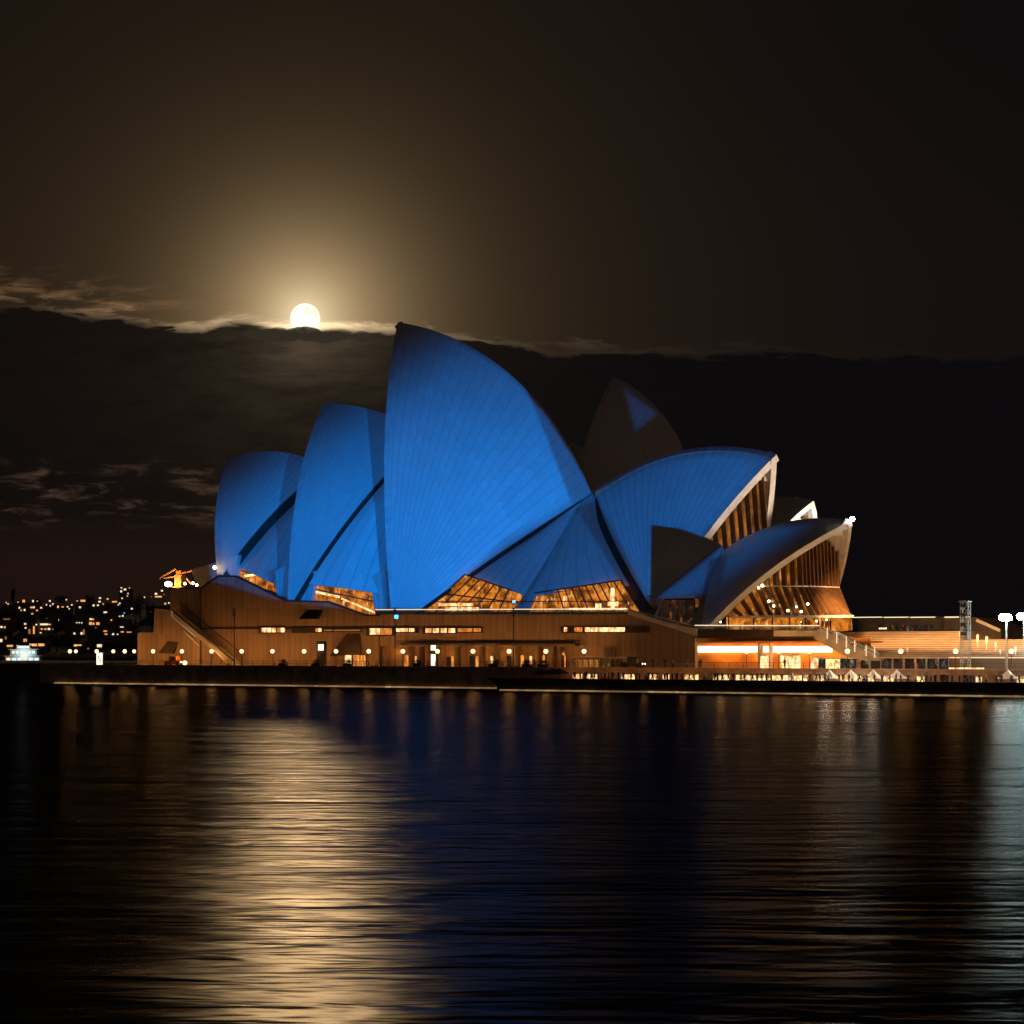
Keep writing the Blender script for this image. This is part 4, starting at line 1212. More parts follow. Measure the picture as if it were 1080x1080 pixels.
# ------------------------------------------------------------------ small things on the promenade
# lit signs
def sign(px, y0, y1, wpx, v_, lab, face='sign_face', marks=()):
    a = pl(px-wpx/2, y1, v_); b = pl(px+wpx/2, y0, v_)
    r_ = empty('sign', uv((a.x+b.x)/2, v_, 3.3)); tag(r_, lab, 'sign')
    mb = MB(); ubox(mb, a.x-.08, b.x+.08, v_+.02, v_+.3, 3.3, b.z+.1); mb.build('cabinet', M['dark_metal'], r_)
    mb = MB(); ubox(mb, a.x, b.x, v_-.05, v_+.015, max(3.4, a.z), b.z); mb.build('face', M[face], r_)
    for (x0, x1, z0, z1) in marks:
        mb = MB(); W_ = b.x-a.x; H_ = b.z-max(3.4, a.z); zb_ = max(3.4, a.z)
        ubox(mb, a.x+W_*x0, a.x+W_*x1, v_-.07, v_-.052, zb_+H_*z0, zb_+H_*z1); mb.build('mark', M['dark_metal'], r_)
sign(105, 688.5, 701, 6, 5, 'white glowing upright sign board on the promenade at far left', marks=[(.3, .7, .72, .76), (.3, .42, .5, .76), (.3, .7, .5, .54), (.55, .7, .3, .5), (.3, .7, .2, .25)])
sign(338.5, 679.5, 686, 5.5, 8, 'black upright sign case with a glowing white head', marks=[(.3, .7, .3, .4)])
sign(457, 680.5, 686, 5, 8, 'lit totem head with a small dark mark', marks=[(.3, .4, .5, .7), (.6, .7, .5, .7), (.3, .7, .25, .35)])
sign(457, 690, 702, 4.5, 7.6, 'blue white glowing totem screen below the lit head', marks=[(.25, .75, .2, .26)])
mb = MB(); a = pl(334, 678, 8.4); b = pl(341.5, 704, 8.4)
o = MB(); ubox(o, a.x, b.x, 8.4, 9.2, 3.3, a.z+.3); o = o.build('booth', M['dark_metal']); tag(o, 'black upright booth against the podium behind the white headed sign', 'booth')
MB().box(W(337.5, 697, 8.3), (.5, .1, 1.2)).build('door', M['bronze'], o)
# service cart
def cart(px, v_, lab, col, s_=1.0, grp=None):
    a = pl(px, 700, v_); r_ = empty('service_cart', uv(a.x, v_, 3.3)); tag(r_, lab, 'cart', grp)
    mb = MB(); ubox(mb, a.x-1.5*s_, a.x+1.5*s_, v_, v_+1.3, 3.65, 4.35); ubox(mb, a.x-.5*s_, a.x+.7*s_, v_+.1, v_+1.2, 4.35, 5.2); mb.build('body', M[col], r_)
    mb = MB(); ubox(mb, a.x-.35*s_, a.x+.55*s_, v_+.06, v_+.095, 4.5, 5.05); mb.build('window', M['glass'], r_)
    for s in (-1, 1):
        for vv in (v_+.05, v_+1.25):
            mb = MB(); c = uv(a.x+s*s_, vv, 3.6)
            mb.tube([c-QAX[1]*.09, c+QAX[1]*.09], .3, 12); mb.build('wheel', M['dark_metal'], r_)
    for vv in (.25, 1.05):
        MB().ball(uv(a.x+1.55*s_, v_+vv, 4.1), .09, 8, 5).build('headlight', M['bulb'], r_)
M['orange_paint'] = plain('orange paint', (.75, .2, .03), .4)
cart(181, 6.5, 'small orange service cart parked under the left wall', 'orange_paint', 1.3)
cart(665, 4.5, 'dark parked buggy in front of the plain granite wall', 'dark_metal', 1.3)
o = MB().ball(W(195, 699, 6), .42, 10, 6).build('round_lamp', M['globe']); tag(o, 'low round glowing lamp right of the orange cart', 'lamp')
# glass pavilion
gp = empty('glass_pavilion', W(628, 702, 4)); tag(gp, 'small glass pavilion with a pale canopy before the plain wall', 'pavilion')
a = pl(604, 703, 4); b = pl(650, 694, 4)
mb = MB(); ubox(mb, a.x, b.x, 3.6, 7.5, b.z, b.z+.18); mb.build('canopy', M['rim_concrete'], gp)
for k in range(9):
    uu = a.x+(b.x-a.x)*k/8; mb = MB(); ubox(mb, uu-.06, uu+.06, 3.8, 3.95, 3.3, b.z); mb.build('post', M['rim_concrete'], gp)
mb = MB(); ubox(mb, a.x, b.x, 4.3, 4.34, 3.3, b.z-.05); mb.build('glass_panel', M['glass'], gp)
mb = MB(); ubox(mb, a.x, (a.x+b.x)/2, 5.2, 5.3, 3.35, b.z-.3); mb.build('lit_counter', M['win_orange'], gp)
# crowd barriers / planters
bar_ = empty('barrier', (0, 0, 0))
mb = MB(); ex = (Vector((1, 0, 0)), Vector((0, 1, 0)), Vector((0, 0, 1)))
mb.bar((-1.1, 0, 1.05), (1.1, 0, 1.05), .05); mb.bar((-1.1, 0, .2), (1.1, 0, .2), .05)
for k in range(12): mb.bar((-1.1+k*.2, 0, .2), (-1.1+k*.2, 0, 1.05), .025)
mb.build('frame', M['pole_grey'], bar_)
mb = MB(); mb.bar((-.8, -.3, .03), (-.8, .3, .03), .06); mb.bar((.8, -.3, .03), (.8, .3, .03), .06); mb.build('foot', M['pole_grey'], bar_)
for k in range(16):
    o = bar_ if k == 0 else copy_tree(bar_)
    px = 668+k*8.4+(random.random()-.5)*2; a = pl(px, 702, 2.6+random.random()); o.location = uv(a.x, a.y, 3.3); o.rotation_euler.z = QROT+random.uniform(-.15, .15)
    tag(o, 'grey crowd barrier standing along the promenade before the lit undercroft', 'barrier', 'grey crowd barriers in a row')
pt = empty('planter', (0, 0, 0)); MB().box((0, 0, .35), (1.7, .7, .7), ex).build('tub', M['dark_metal'], pt)
def leafball(c, rr, n, sz, seed=0):
    rnd = random.Random(seed); mb = MB()
    for k in range(n):
        d = Vector((rnd.gauss(0, 1), rnd.gauss(0, 1), rnd.gauss(0, 1))).normalized()*(rnd.random()**.4)
        p = Vector(c)+Vector((d.x*rr[0], d.y*rr[1], d.z*rr[2]))
        a = Vector((rnd.gauss(0, 1), rnd.gauss(0, 1), rnd.gauss(0, 1))).normalized(); b = a.orthogonal().normalized()
        s_ = sz*rnd.uniform(.6, 1.3)
        mb.add([p-a*s_, p+b*s_*.5, p+a*s_, p-b*s_*.5], [(0, 1, 2, 3)])
    return mb
leafball((0, 0, .95), (.8, .35, .4), 90, .16).build('shrub', M['leaf'], pt)
for k, px in enumerate([299, 334, 367, 441, 521, 556, 573]):
    o = pt if k == 0 else copy_tree(pt)
    a = pl(px, 702, 2); o.location = uv(a.x, 2, 3.3); o.rotation_euler.z = QROT
    tag(o, 'dark planter tub with a low shrub, '+['below the short white strip window', 'in front of the black booth', 'before the pale doors', 'left of the lit totem', 'left of the centre pole', 'right of the centre pole', 'among the pillars at right'][k], 'planter', 'planters on the promenade edge')

# ------------------------------------------------------------------ lower concourse: tents, tables, umbrellas, people
def tent(px, lab, s_=1.0):
    v_ = -4.2; a = pl(px, 706.5, v_); zt_ = a.z+.1; ze = zt_-1.3
    r_ = empty('market_tent', uv(a.x, v_, 1.35)); tag(r_, lab, 'tent', 'white peaked tents on the lower concourse')
    g = []
    hw = 1.72*s_
    for i in range(9):
        t = i/8; row = []
        zz = zt_-(zt_-ze)*(1-(1-t)**2.2) if t < 1 else ze
        for k in range(9):
            q = k/8*4; sd = int(min(3, q)); fr = q-sd
            cs = [(-1, -1), (1, -1), (1, 1), (-1, 1), (-1, -1)]
            x_ = cs[sd][0]*(1-fr)+cs[sd+1][0]*fr; y_ = cs[sd][1]*(1-fr)+cs[sd+1][1]*fr
            row.append(uv(a.x+x_*hw*t, v_+y_*hw*t, zz))
        g.append(row)
    MB().sheet(g).build('canopy', M['canvas'], r_)
    for x_ in (-1, 1):
        for y_ in (-1, 1):
            MB().tube([uv(a.x+x_*hw*.98, v_+y_*hw*.98, 1.35), uv(a.x+x_*hw*.98, v_+y_*hw*.98, ze)], .05, 6).build('pole', M['pole_grey'], r_)
for k, (px, wh) in enumerate([(875, 'leftmost of the four joined tents'), (897.5, 'second of the four joined tents'), (921, 'third of the four joined tents'), (946, 'rightmost of the four joined tents'), (1063, 'left one of the pair at the right picture edge'), (1087, 'cut off by the right picture edge')]):
    tent(px, 'white peaked tent, '+wh)
for k, px in enumerate([870, 882, 893, 905, 917, 929, 941, 952, 1058, 1072]):
    deck = None
for px in (886, 909, 934, 1066): 
    a = pl(px, 712, -4); deck_glow(uv(a.x, -4, 3.2), 55, (1, .7, .4), .2); deck_glow(uv(a.x, -9.5, 6.4), 700, (1, .74, .5), .2)  # added lamps in mid-air brighten the tent canvas
for px in range(600, 1080, 40):
    a = pl(px, 712, -2); deck_glow(uv(a.x, -2.2, 3.9), 70, (1, .36, .06), .2)
for px in range(415, 600, 30):
    a = pl(px, 690, VP+.9); deck_glow(uv(a.x, VP+.9, 5.6), 60, (1, .36, .06), .2)
for px in (760, 800, 840, 875):
    a = pl(px, 690, VP+3); deck_glow(uv(a.x, VP+3, 5.4), 260, (1, .42, .08), .2)
# lit bar counters
um = 0
for k, (a_, b_) in enumerate([(604, 612), (619, 628), (655, 668), (684, 692), (699, 704), (722, 735), (752, 768), (776, 806), (808, 826), (828, 850), (858, 868), (884, 896), (900, 907), (914, 921), (928, 941), (966, 974), (1029, 1034), (1072, 1079)]):
    P_, Q_ = pl(a_, 718, -3.5), pl(b_, 714, -3.5)
    r_ = empty('bar_counter', uv((P_.x+Q_.x)/2, -3.5, 1.35))
    tag(r_, 'glowing bar counter on the lower concourse, %s' % ('near the left end', 'second from the left', 'third from the left', 'left of the two narrow ones', 'narrow, below the terrace wall start', 'below the left strip light', 'below the strip light middle', 'widest, glaring white', 'right after the widest', 'below the right strip light', 'just left of the tents', 'under the first two tents', 'narrow, between the second and third tents', 'narrow, under the third tent', 'under the rightmost joined tent', 'right of the joined tents', 'small, left of the edge tents', 'at the right picture edge')[k], 'bar counter', 'glowing bar counters')
    mb = MB(); ubox(mb, P_.x, Q_.x, -3.5, -2.9, 1.35, 2.55); mb.build('front', M['bar'], r_)
    mb = MB(); ubox(mb, P_.x-.1, Q_.x+.1, -3.6, -2.8, 2.555, 2.62); mb.build('counter_top', M['rim_concrete'], r_)
def umbrella(px, lab, open_=True):
    v_ = -5; a = pl(px, 704, v_); r_ = empty('parasol', uv(a.x, v_, 1.35)); tag(r_, lab, 'parasol', 'parasols on the lower concourse')
    MB().tube([uv(a.x, v_, 1.35), uv(a.x, v_, a.z)], .04, 6).build('pole', M['dark_metal'], r_)
    g = [[uv(a.x+math.cos(t*math.pi/4)*rr, v_+math.sin(t*math.pi/4)*rr, a.z-.1-dz) for t in range(9)] for rr, dz in ((.02, 0), (.7, .28), (1.4, .7), (1.42, .95))]
    MB().sheet(g).build('canopy', M['darkwall'], r_)
umbrella(583, 'dark open parasol at the left end of the lower concourse'); umbrella(590, 'dark parasol overlapping the first one on its right'); umbrella(571, 'dark parasol standing left of the other two')

# people
def person_mesh(name, pose, cloth):
    me = D.meshes.new(name+'_skel')
    st_, arm, lean = pose
    V = [(0, 0, .95), (0, 0, 1.15), (lean, 0, 1.38), (lean, 0, 1.50), (lean+.01, 0, 1.58), (lean+.02, 0, 1.72),
         (0, .1, .90), (st_, .11, .5), (st_*.4, .12, .06), (st_*.4+.14, .13, .04), (0, -.1, .90), (-st_, -.11, .5), (-st_*1.3, -.12, .06), (-st_*1.3+.14, -.13, .04),
         (lean, .2, 1.40), (lean+.02, .25, 1.12), (lean+arm, .24, .9), (lean+arm*1.1, .24, .8), (lean, -.2, 1.40), (lean-.02, -.25, 1.12), (lean+arm*.5, -.24, .88), (lean+arm*.6, -.24, .78)]
    E = [(0, 1), (1, 2), (2, 3), (3, 4), (4, 5), (0, 6), (6, 7), (7, 8), (8, 9), (0, 10), (10, 11), (11, 12), (12, 13), (2, 14), (14, 15), (15, 16), (16, 17), (2, 18), (18, 19), (19, 20), (20, 21)]
    rad = [(.15, .11), (.14, .10), (.15, .11), (.06, .06), (.085, .075), (.09, .08), (.10, .09), (.07, .065), (.045, .04), (.04, .035), (.10, .09), (.07, .065), (.045, .04), (.04, .035),
           (.065, .06), (.05, .045), (.035, .03), (.04, .025), (.065, .06), (.05, .045), (.035, .03), (.04, .025)]
    me.from_pydata(V, E, [])
    o = D.objects.new(name, me); COL.objects.link(o)
    m_ = o.modifiers.new('s', 'SKIN')
    sk = me.skin_vertices[0].data if me.skin_vertices else None
    if sk is None:
        bm = bmesh.new(); bm.from_mesh(me); bm.verts.layers.skin.verify(); bm.to_mesh(me); bm.free(); sk = me.skin_vertices[0].data
    for i, r_ in enumerate(rad): sk[i].radius = r_; sk[i].use_root = (i == 0)
    o.modifiers.new('d', 'SUBSURF').levels = 1; o.modifiers['d'].render_levels = 1
    dg = bpy.context.evaluated_depsgraph_get(); dg.update()
    nm = D.meshes.new_from_object(o.evaluated_get(dg))
    D.objects.remove(o)
    nm.name = name
    nm.materials.clear()
    for mm in (M[cloth], M['trousers'], M['skin'], M['dark_metal']): nm.materials.append(mm)
    for p in nm.polygons:
        z_ = p.center.z
        p.material_index = 3 if z_ > 1.74 else (2 if z_ > 1.5 or (z_ < .9 and z_ > .7 and abs(p.center.y) > .19) else (0 if z_ > .9 else 1))
        p.use_smooth = True
    return nm
PM = []
for i, (pose, c) in enumerate([((.0, .05, 0), 'cloth0'), ((.16, .1, .03), 'cloth1'), ((.05, .3, .02), 'cloth2'), ((.2, -.1, .02), 'cloth3'), ((.02, .22, .05), 'cloth4'), ((.1, .0, 0), 'cloth0')]):
    PM.append(person_mesh('person', pose, c))
rnd = random.Random(5)
def person(px, v_, z_, lab, grp, k=None):
    o = D.objects.new('person', PM[rnd.randrange(6) if k is None else k]); COL.objects.link(o)
    a = pl(px, 700, v_); o.location = uv(a.x, v_, z_); o.rotation_euler.z = rnd.uniform(0, 6.28); s_ = rnd.uniform(.93, 1.05); o.scale = (s_, s_, s_)
    tag(o, lab, 'person', grp)
    return o
px = 600
k = 0
while px < 1084:
    px += rnd.choice([3, 4, 5, 6.5, 8, 11]) if px > 620 else 6
    person(px, rnd.uniform(-9.6, -5.6), 1.35, 'person in dark clothes standing in the crowd on the lower concourse', 'people crowding the lower concourse')
for j in range(26):
    px = rnd.choice([rnd.uniform(520, 600), rnd.uniform(640, 740), rnd.uniform(800, 1000), rnd.uniform(905, 1000)])
    person(px, rnd.uniform(1.5, 6), 3.3, 'person in dark clothes walking along the upper promenade', 'people strolling on the promenade')
for px in (850, 853, 868, 871, 873, 876, 846, 863):
    a = pl(864, 664, VP); person(px, VP+1.8+rnd.random()*2, a.z-.1, 'person standing at the rail at the top of the terrace stair', 'people at the terrace stair head')

# ------------------------------------------------------------------ far shore
hm = MB(); g = []
prof2 = [(-900, 30), (-500, 44), (-150, 47), (-40, 50), (60, 51), (150, 49), (230, 47), (330, 38), (500, 26), (700, 26), (880, 30), (1000, 27), (1200, 30), (1700, 25), (2300, 20)]
for px, h_ in prof2:
    X1 = (px-540)/FPX
    g.append([Vector((X1*Y, Y, zz)) for Y, zz in ((1330, -2), (1350, 3), (1450, 5.5), (1600, h_*.40), (1760, h_*.76), (1950, h_), (2300, h_*.7), (3200, 0))])
rr = random.Random(3)
hm.sheet(g); o = hm.build('far_hill', M['hill'], smooth=True, base=(0, 1300, 0)); o['kind'] = 'structure'
def hill_z(px, Y):
    ks = [(1330, -2), (1350, 3.5), (1450, .28), (1600, .62), (1760, .92), (1950, .98), (2300, .7)]
    h_ = np.interp(px, [p[0] for p in prof2], [p[1] for p in prof2])
    return float(np.interp(Y, [k[0] for k in ks], [-2, 3, 5.5, h_*.40, h_*.76, h_, h_*.7]))
kinds = ['far_warm', 'far_white', 'far_white', 'far_dim', 'far_dim']
def far_building(px, Y, wpx, hm_, lights, lab, roofed=False, cat='house'):
    """lights: (px, py, w, h, material) on the front wall"""
    z_ = hill_z(px, Y)-1; c = Vector(((px-540)/FPX*Y, Y, z_)); wd_ = wpx/FPX*Y
    r_ = empty('hillside_building', c); tag(r_, lab, cat, 'buildings on the far hillside')
    ax = (Vector((1, 0, 0)), Vector((0, 1, 0)), Vector((0, 0, 1)))
    o = MB().box(c+Vector((0, 6, hm_/2)), (wd_, 12, hm_), ax).build('wall', M['house'], r_)
    rm = MB(); t_ = c+Vector((0, 0, hm_))
    if roofed:
        rm.prism([t_+Vector((-wd_/2-.4, -.4, 0)), t_+Vector((wd_/2+.4, -.4, 0)), t_+Vector((wd_/2-1, 6, 2.6)), t_+Vector((-wd_/2+1, 6, 2.6))], (0, 0, .25))
        rm.prism([t_+Vector((-wd_/2-.4, 12.4, 0)), t_+Vector((-wd_/2+1, 6, 2.6)), t_+Vector((wd_/2-1, 6, 2.6)), t_+Vector((wd_/2+.4, 12.4, 0))], (0, 0, .25))
    else:
        rm.box(t_+Vector((0, 6, .2)), (wd_+.6, 12.6, .4), ax)
    rm.build('roof', M['roof'], r_)
    for (lx, ly, lw, lh, m_) in lights:
        p = at(lx, ly, Y-.25)
        MB().box(p, (lw/FPX*Y, .3, lh/FPX*Y), ax).build('window', M[m_], r_)
# lit windows read off the hillside, grouped by building
FB = [
 (7, 1800, 14, 8, [(6.5, 635.5, 1, 1, 'far_white'), (8.5, 637, 1.8, 1.4, 'far_warm')], 'low house on the far left skyline with two lit windows'),
 (24, 1790, 22, 10, [(19, 635, 1.4, 1, 'far_warm'), (25, 634, 2.6, 2.6, 'far_warm'), (20.4, 641, 1.4, 1.8, 'far_white'), (26, 643.3, 1.6, 2, 'far_white'), (22.4, 643.6, 1.2, 1.4, 'far_warm')], 'house near the left skyline with one large orange light'),
 (37, 1770, 14, 13, [(34.8, 634, 1.7, 2.2, 'far_white'), (39.3, 634, 1.4, 1, 'far_warm'), (33.4, 640.6, 3, 1.6, 'far_warm'), (35.8, 640.5, 1.4, 1.8, 'far_white'), (39, 643.8, 1.6, 1.6, 'far_warm'), (43.4, 641, 1.8, 1.6, 'far_white'), (34, 647.3, 2, 1.4, 'far_warm')], 'tall house with seven lit windows right of the orange light'),
 (52, 1780, 14, 9, [(52.6, 633.8, 1.8, 1.6, 'far_white'), (49, 637.8, 1.2, 1.4, 'far_white'), (55.8, 637, 1.5, 1.5, 'far_white'), (53, 638.8, 1.2, 1.4, 'far_white')], 'house with a cluster of four white lights'),
 (65, 1760, 18, 9, [(61.2, 640, 1.6, 2, 'far_white'), (66, 640.1, 2.4, 1.2, 'far_warm'), (71.3, 640, 1.6, 1.4, 'far_white'), (75.7, 638, 1.5, 1.4, 'far_white'), (73, 642, 1.2, 1.2, 'far_white'), (70, 632.5, 1.3, 1.3, 'far_white')], 'wide low house in the middle of the skyline row'),
 (86, 1790, 14, 10, [(81.4, 633.8, 1.6, 1, 'far_warm'), (87.5, 633.6, 5, 2, 'far_warm'), (84.3, 640.5, 2, 1.8, 'far_white')], 'house with one long bright lit window'),
 (103, 1790, 16, 12, [(105.5, 630.8, 2, 1.6, 'far_white'), (105, 634.6, 2.4, 1.6, 'far_white'), (98.7, 638.5, 2, 1.8, 'far_white'), (103.3, 638.3, 1.8, 1.5, 'far_white'), (108.8, 637, 1.4, 1.2, 'far_warm')], 'house with five white lights near the skyline'),
 (116, 1800, 12, 12, [(113.5, 631.7, 2, 1.6, 'far_warm'), (119, 634.8, 1.6, 1.6, 'far_warm')], 'plain house with two orange lights'),
 (131.5, 1850, 12, 24, [(128, 620, 1.4, 1.2, 'far_white'), (127.8, 623.7, 1.9, 2, 'far_white'), (131.8, 621.7, 2.6, 1.8, 'far_white'), (136.5, 620, 1.2, 1, 'far_warm'), (135, 626, 1.2, 1.3, 'far_white'), (128.8, 631, 1.4, 1.2, 'far_white'), (134.3, 628.6, 1.2, 1.2, 'far_warm')], 'tower block standing highest on the hill with clustered white lights'),
 (121, 1780, 14, 10, [(121.5, 634.6, 3.6, 1.4, 'far_warm'), (126.3, 636.3, 1.5, 1.4, 'far_white'), (124.8, 637.8, 1.2, 1.2, 'far_white')], 'house just below the highest tower block'),
 (6, 1640, 22, 12, [(1.5, 661.3, 2.4, 1.8, 'far_white'), (5, 661.5, 1.6, 2, 'far_warm'), (7, 653, 7, .9, 'far_dim')], 'block at the left edge with pale balcony lights'),
 (16, 1660, 10, 10, [(14.2, 653.8, 1.6, 1.4, 'far_warm'), (17, 657.7, 2, 1.4, 'far_warm')], 'narrow house with two orange windows left of the blue light'),
 (27, 1620, 12, 15, [(26.5, 658, 2, 1.6, 'far_white'), (30, 657.3, 1.6, 1.6, 'far_blue'), (27, 662.2, 1.8, 1.4, 'far_white')], 'house with a small blue light'),
 (34, 1600, 10, 14, [(35.7, 664.5, 1.6, 8, 'far_warm'), (31, 666, 2, 5, 'far_dim'), (38.3, 658.8, 1.6, 1.4, 'far_white')], 'house washed orange beside the blue light'),
 (47, 1610, 22, 13, [(46.5, 658.5, 8, 1.8, 'far_white'), (52, 658.6, 3, 1.2, 'far_warm'), (39.5, 663.4, 2.6, 1.8, 'far_white'), (44, 663.4, 2, 1.5, 'far_warm'), (47.8, 663.5, 2, 1.5, 'far_warm'), (51.6, 663.4, 2.4, 2, 'far_white'), (55.5, 663.6, 1.6, 1, 'far_dim'), (42.6, 668, 2.4, 2.2, 'far_white')], 'apartment block with two long rows of lit windows'),
 (59, 1680, 16, 12, [(57.3, 653.6, 2.6, 1.3, 'far_warm'), (61.3, 653.8, 1.4, 1.4, 'far_white'), (62, 661, 3.6, 1.8, 'far_warm'), (49.2, 652.3, 1.2, 1, 'far_dim')], 'house right of the apartment block with an orange window'),
 (80, 1600, 24, 13, [(81, 656.7, 1.2, 1, 'far_white'), (83.6, 656.7, 1.2, 1, 'far_white'), (86.2, 656.9, 1.2, 1, 'far_white'), (78.5, 668.2, 1.8, 1.8, 'far_white'), (86, 668, 2, 2.4, 'far_white'), (88.4, 667.5, 1.8, 7, 'far_dim')], 'building with a pale lit side wall and a row of three small lights'),
 (100, 1560, 16, 22, [(95.8, 653, 2.6, 1.6, 'far_white'), (98.2, 653.2, 1.6, 1.4, 'far_warm'), (95.5, 657.5, 3, 2.8, 'far_warm'), (98.6, 657.8, 1.6, 2.4, 'far_warm'), (103.2, 657.7, 3.4, 2.6, 'far_warm'), (101, 662, 1, 1, 'far_dim')], 'tall apartment block with paired orange windows'),
 (114, 1550, 16, 25, [(111, 645.7, 3.4, 1.5, 'far_white'), (111, 665.7, 3.6, 1.3, 'far_warm'), (111.8, 668.8, 2.6, 1.2, 'far_warm'), (117.4, 654, 1.4, 1.4, 'far_warm'), (119, 669, 1.5, 1.5, 'far_white')], 'tallest dark apartment block with balconies and few lights'),
 (129, 1600, 14, 14, [(125, 650, 4, 1.4, 'far_warm'), (129.5, 649.6, 1.8, 1.6, 'far_white'), (131, 646.7, 1.4, 1.4, 'far_blue'), (117.5, 654, 1.3, 1.3, 'far_warm'), (123.4, 657.8, 1.6, 1.6, 'far_white'), (139, 642, 1.8, 1.8, 'far_white'), (128.5, 661.3, 3.6, 1, 'far_white')], 'house with a blue light under the dark trees'),
 (140, 1500, 26, 9, [(129, 666.4, 3, 1.2, 'far_warm'), (136, 666.7, 5, 1.1, 'far_warm'), (119.5, 668.6, 2, 1.2, 'far_white'), (124, 669, 1.6, 1, 'far_white')], 'long low building with an orange lit row near the podium'),
 (166, 1780, 24, 11, [(152.3, 630, 1.6, 1.4, 'far_white'), (164.5, 626.3, 2.4, 2, 'far_white'), (167, 629.3, 7, 1.6, 'far_warm'), (170.8, 623, 2, 1.6, 'far_white'), (159.5, 629.3, 1, .8, 'far_dim'), (173, 627, 1, 1, 'far_dim'), (174.3, 636.6, 2, 1.8, 'far_warm'), (178.2, 635.9, 1.6, 1.4, 'far_white'), (159, 645, 1, 1, 'far_dim')], 'lit house against the podium with a long orange window'),
 (3, 1500, 12, 9, [(1, 675.5, 2.6, 3, 'far_white'), (6, 672.8, 1.6, 3, 'far_dim')], 'shore house at the very left edge'),
 (26, 1480, 10, 8, [(26.5, 675.3, 3.4, 3.2, 'far_warm')], 'shore house with one round orange lamp'),
 (12, 1420, 26, 6, [(10.5, 681.2, 6.5, 2, 'far_warm'), (18.4, 681.2, 2.4, 1.6, 'far_warm'), (23.4, 681.4, 2, 1.6, 'far_warm')], 'shore sheds with three orange lit fronts'),
 (39, 1430, 20, 7, [(35, 680.2, 8, 2.6, 'far_warm'), (43.5, 680, 6.5, 2.6, 'far_warm'), (34.8, 680.4, 1.8, 1.8, 'far_white'), (42.6, 680.4, 2, 2, 'far_white')], 'waterfront hall with a wide bright orange window band'),
 (83, 1430, 16, 6, [(82, 680.5, 8, 1.6, 'far_warm'), (79.5, 681, 3, 1.2, 'far_white'), (93, 684, 1.6, 1.6, 'far_dim')], 'waterfront shed with an orange lit roof edge'),
 (104, 1420, 14, 6, [(104.8, 681, 5, 3, 'far_white')], 'waterfront kiosk with a bright white lamp'),
]
for f in FB: far_building(*f, roofed=(f[3] < 11), cat='apartment block' if f[3] > 14 else 'house')

def far_tree(px, top, Y, wpx, lab, n=420, seed=1):
    z_ = hill_z(px, Y)-1; X = (px-540)/FPX*Y; zt_ = EYE+(687-top)/FPX*Y; w_ = wpx/FPX*Y/2; h_ = max(5, zt_-z_)
    r_ = empty('hillside_tree', (X, Y, z_)); tag(r_, lab, 'tree', 'trees on the far hillside')
    mb = MB(); mb.tube([(X, Y, z_), (X+.3, Y, z_+h_*.45), (X, Y, z_+h_*.7)], [.7, .45, .15], 6)
    for k in range(4): mb.tube([(X, Y, z_+h_*(.3+.08*k)), (X+w_*.6*math.cos(k*1.7), Y+w_*.5*math.sin(k*1.7), z_+h_*(.55+.08*k))], [.25, .08], 5)
    mb.build('trunk', M['bark'], r_)
    rn = random.Random(seed); cr_ = MB()
    for c in range(7):
        cx, cy, cz = rn.uniform(-.55, .55)*w_, rn.uniform(-.5, .5)*w_, z_+h_*rn.uniform(.45, .85)
        sub = leafball((X+cx, Y+cy, cz), (w_*rn.uniform(.35, .6), w_*.5, h_*rn.uniform(.14, .24)), n//7, max(.7, w_*.09), seed*10+c)
        cr_.add(sub.v, sub.f)
    cr_.build('crown', M['leaf'], r_)
for k, (px, top, Y, w_, lab) in enumerate([
    (14, 620, 1900, 6, 'tall narrow tree rising above the far left skyline'), (64, 624, 1880, 12, 'rounded tree on the skyline above the wide low house'), (95, 627, 1880, 12, 'rounded tree on the skyline left of the tower block'),
    (148, 626, 1700, 20, 'broad dark tree right of the highest tower block'), (160, 634, 1600, 16, 'dark tree beside the podium corner'), (142, 634, 1640, 16, 'dark tree below the highest tower block'),
    (60, 668, 1450, 26, 'wide dark tree above the waterfront between the lit halls'), (78, 672, 1440, 22, 'dark tree right of the waterfront hall'), (50, 645, 1720, 18, 'dark tree between the house rows'),
    (72, 646, 1700, 16, 'dark tree above the pale lit side wall'), (12, 645, 1720, 14, 'dark tree at the left above the balcony block'), (140, 655, 1500, 22, 'large dark tree left of the podium end'),
    (120, 676, 1400, 26, 'dark waterfront tree behind the promenade lamps'), (40, 630, 1900, 14, 'low tree on the skyline behind the tall house')]):
    far_tree(px, top, Y, w_, lab, seed=k+1)
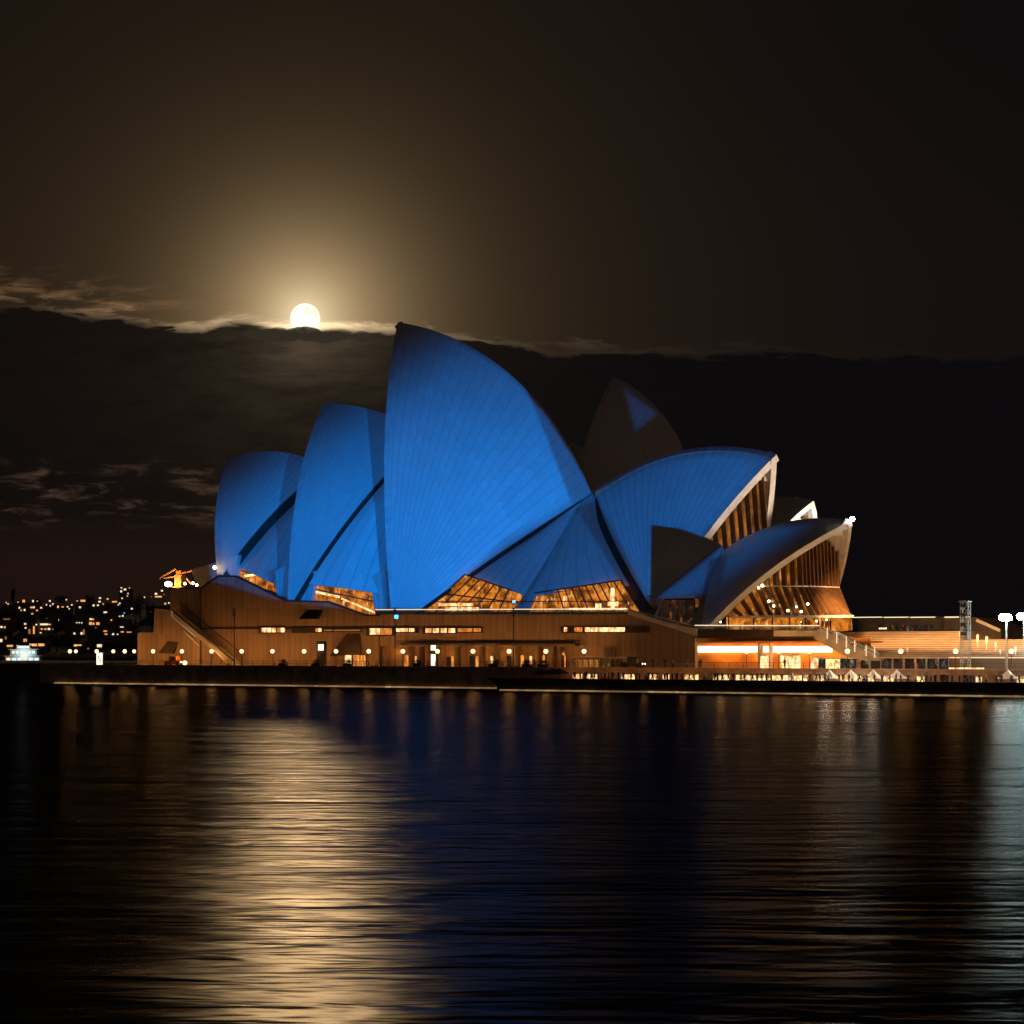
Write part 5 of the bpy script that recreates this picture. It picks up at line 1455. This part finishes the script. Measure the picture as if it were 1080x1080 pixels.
for k, (px, top, w_) in enumerate([(905, 655, 30), (935, 652, 40), (975, 654, 36), (1040, 652, 40), (1078, 648, 40)]):
    Y = 520; X = (px-540)/FPX*Y; zt_ = EYE+(687-top)/FPX*Y; wm = w_/FPX*Y/2
    r_ = empty('garden_tree', (X, Y, 2)); tag(r_, 'dark garden tree behind the forecourt, '+['leftmost', 'second from left', 'middle', 'second from right', 'rightmost'][k], 'tree', 'dark trees behind the forecourt')
    mb = MB(); mb.tube([(X, Y, 2), (X, Y, zt_*.6)], [.5, .25], 6)
    for q in range(4): mb.tube([(X, Y, zt_*.4), (X+wm*.5*math.cos(q*1.6), Y+wm*.5*math.sin(q*1.6), zt_*.75)], [.2, .06], 5)
    mb.build('trunk', M['bark'], r_)
    rn = random.Random(k+40); cr_ = MB()
    for c in range(9):
        sub = leafball((X+rn.uniform(-.7, .7)*wm, Y+rn.uniform(-.5, .5)*wm, zt_*rn.uniform(.55, .85)), (wm*.4, wm*.4, zt_*.16), 90, .45, k*20+c); cr_.add(sub.v, sub.f)
    cr_.build('crown', M['leaf'], r_)
mb = MB(); mb.box((150, 560, 1), (700, 150, 4), ex); o = mb.build('far_quay', M['hill']); o['kind'] = 'structure'

# ------------------------------------------------------------------ lit cruise boat at left
Yb = 640; bx = (27-540)/FPX*Yb
bt = empty('cruise_boat', (bx, Yb, 0)); tag(bt, 'white lit cruise boat on the water at the far left', 'boat')
def ring(z_, l, w_, bow): return [(bx-l/2, Yb-w_/2, z_), (bx+l/2*.6, Yb-w_/2, z_), (bx+l/2+bow, Yb, z_), (bx+l/2*.6, Yb+w_/2, z_), (bx-l/2, Yb+w_/2, z_)]
mb = MB(); r0, r1 = ring(-.3, 9, 3, .2), ring(1.5, 10.5, 4, 1.2)
mb.add(r0+r1, [(0, 1, 2, 3, 4), (9, 8, 7, 6, 5)]+[(i, (i+1) % 5, (i+1) % 5+5, i+5) for i in range(5)]); mb.build('hull', M['white_paint'], bt)
for (z0, z1, l, w_, dx_) in ((1.5, 3.1, 8.6, 3.4, -.4), (3.3, 4.7, 6.6, 3, -.2)):
    o = MB().box((bx+dx_, Yb, (z0+z1)/2), (l, w_, z1-z0), ex).build('cabin', M['white_paint'], bt)
    for j in range(6):
        MB().box((bx+dx_-l/2+.8+j*(l-1.6)/5, Yb-w_/2-.03, (z0+z1)/2+.1), ((l-1.6)/5*.72, .06, .6), ex).build('window', M['boat_light' if j % 3 else 'far_white'], o)
    MB().box((bx+dx_, Yb, z1+.1), (l+1, w_+.5, .2), ex).build('deck', M['white_paint'], bt)
MB().box((bx-.2, Yb-.5, 5.3), (3.4, 2.4, .9), ex).build('wheelhouse', M['white_paint'], bt)
MB().box((bx-.2, Yb-1.75, 5.35), (2.8, .05, .4), ex).build('window', M['boat_light'], bt)
mb = MB(); mb.bar((bx, Yb, 5.7), (bx, Yb, 7.2), .12); mb.bar((bx-.8, Yb, 6.6), (bx+.8, Yb, 6.6), .1); mb.build('mast', M['white_paint'], bt)
MB().box((bx-2, Yb-2.1, 1.2), (6.5, .06, .25), ex).build('deck_glow', M['boat_light'], bt)
MB().box((bx+3.4, Yb-1.9, 1.9), (.6, .06, .35), ex).build('nav_light', M['far_blue'], bt)
L = D.lights.new('boat_glow', 'POINT'); L.energy = 500; L.color = (.8, 1, 1); L.shadow_soft_size = .5
lo = D.objects.new('boat_glow', L); COL.objects.link(lo); lo.location = (bx, Yb-5, 5)
bt.scale = (1.35, 1.2, 1.4)
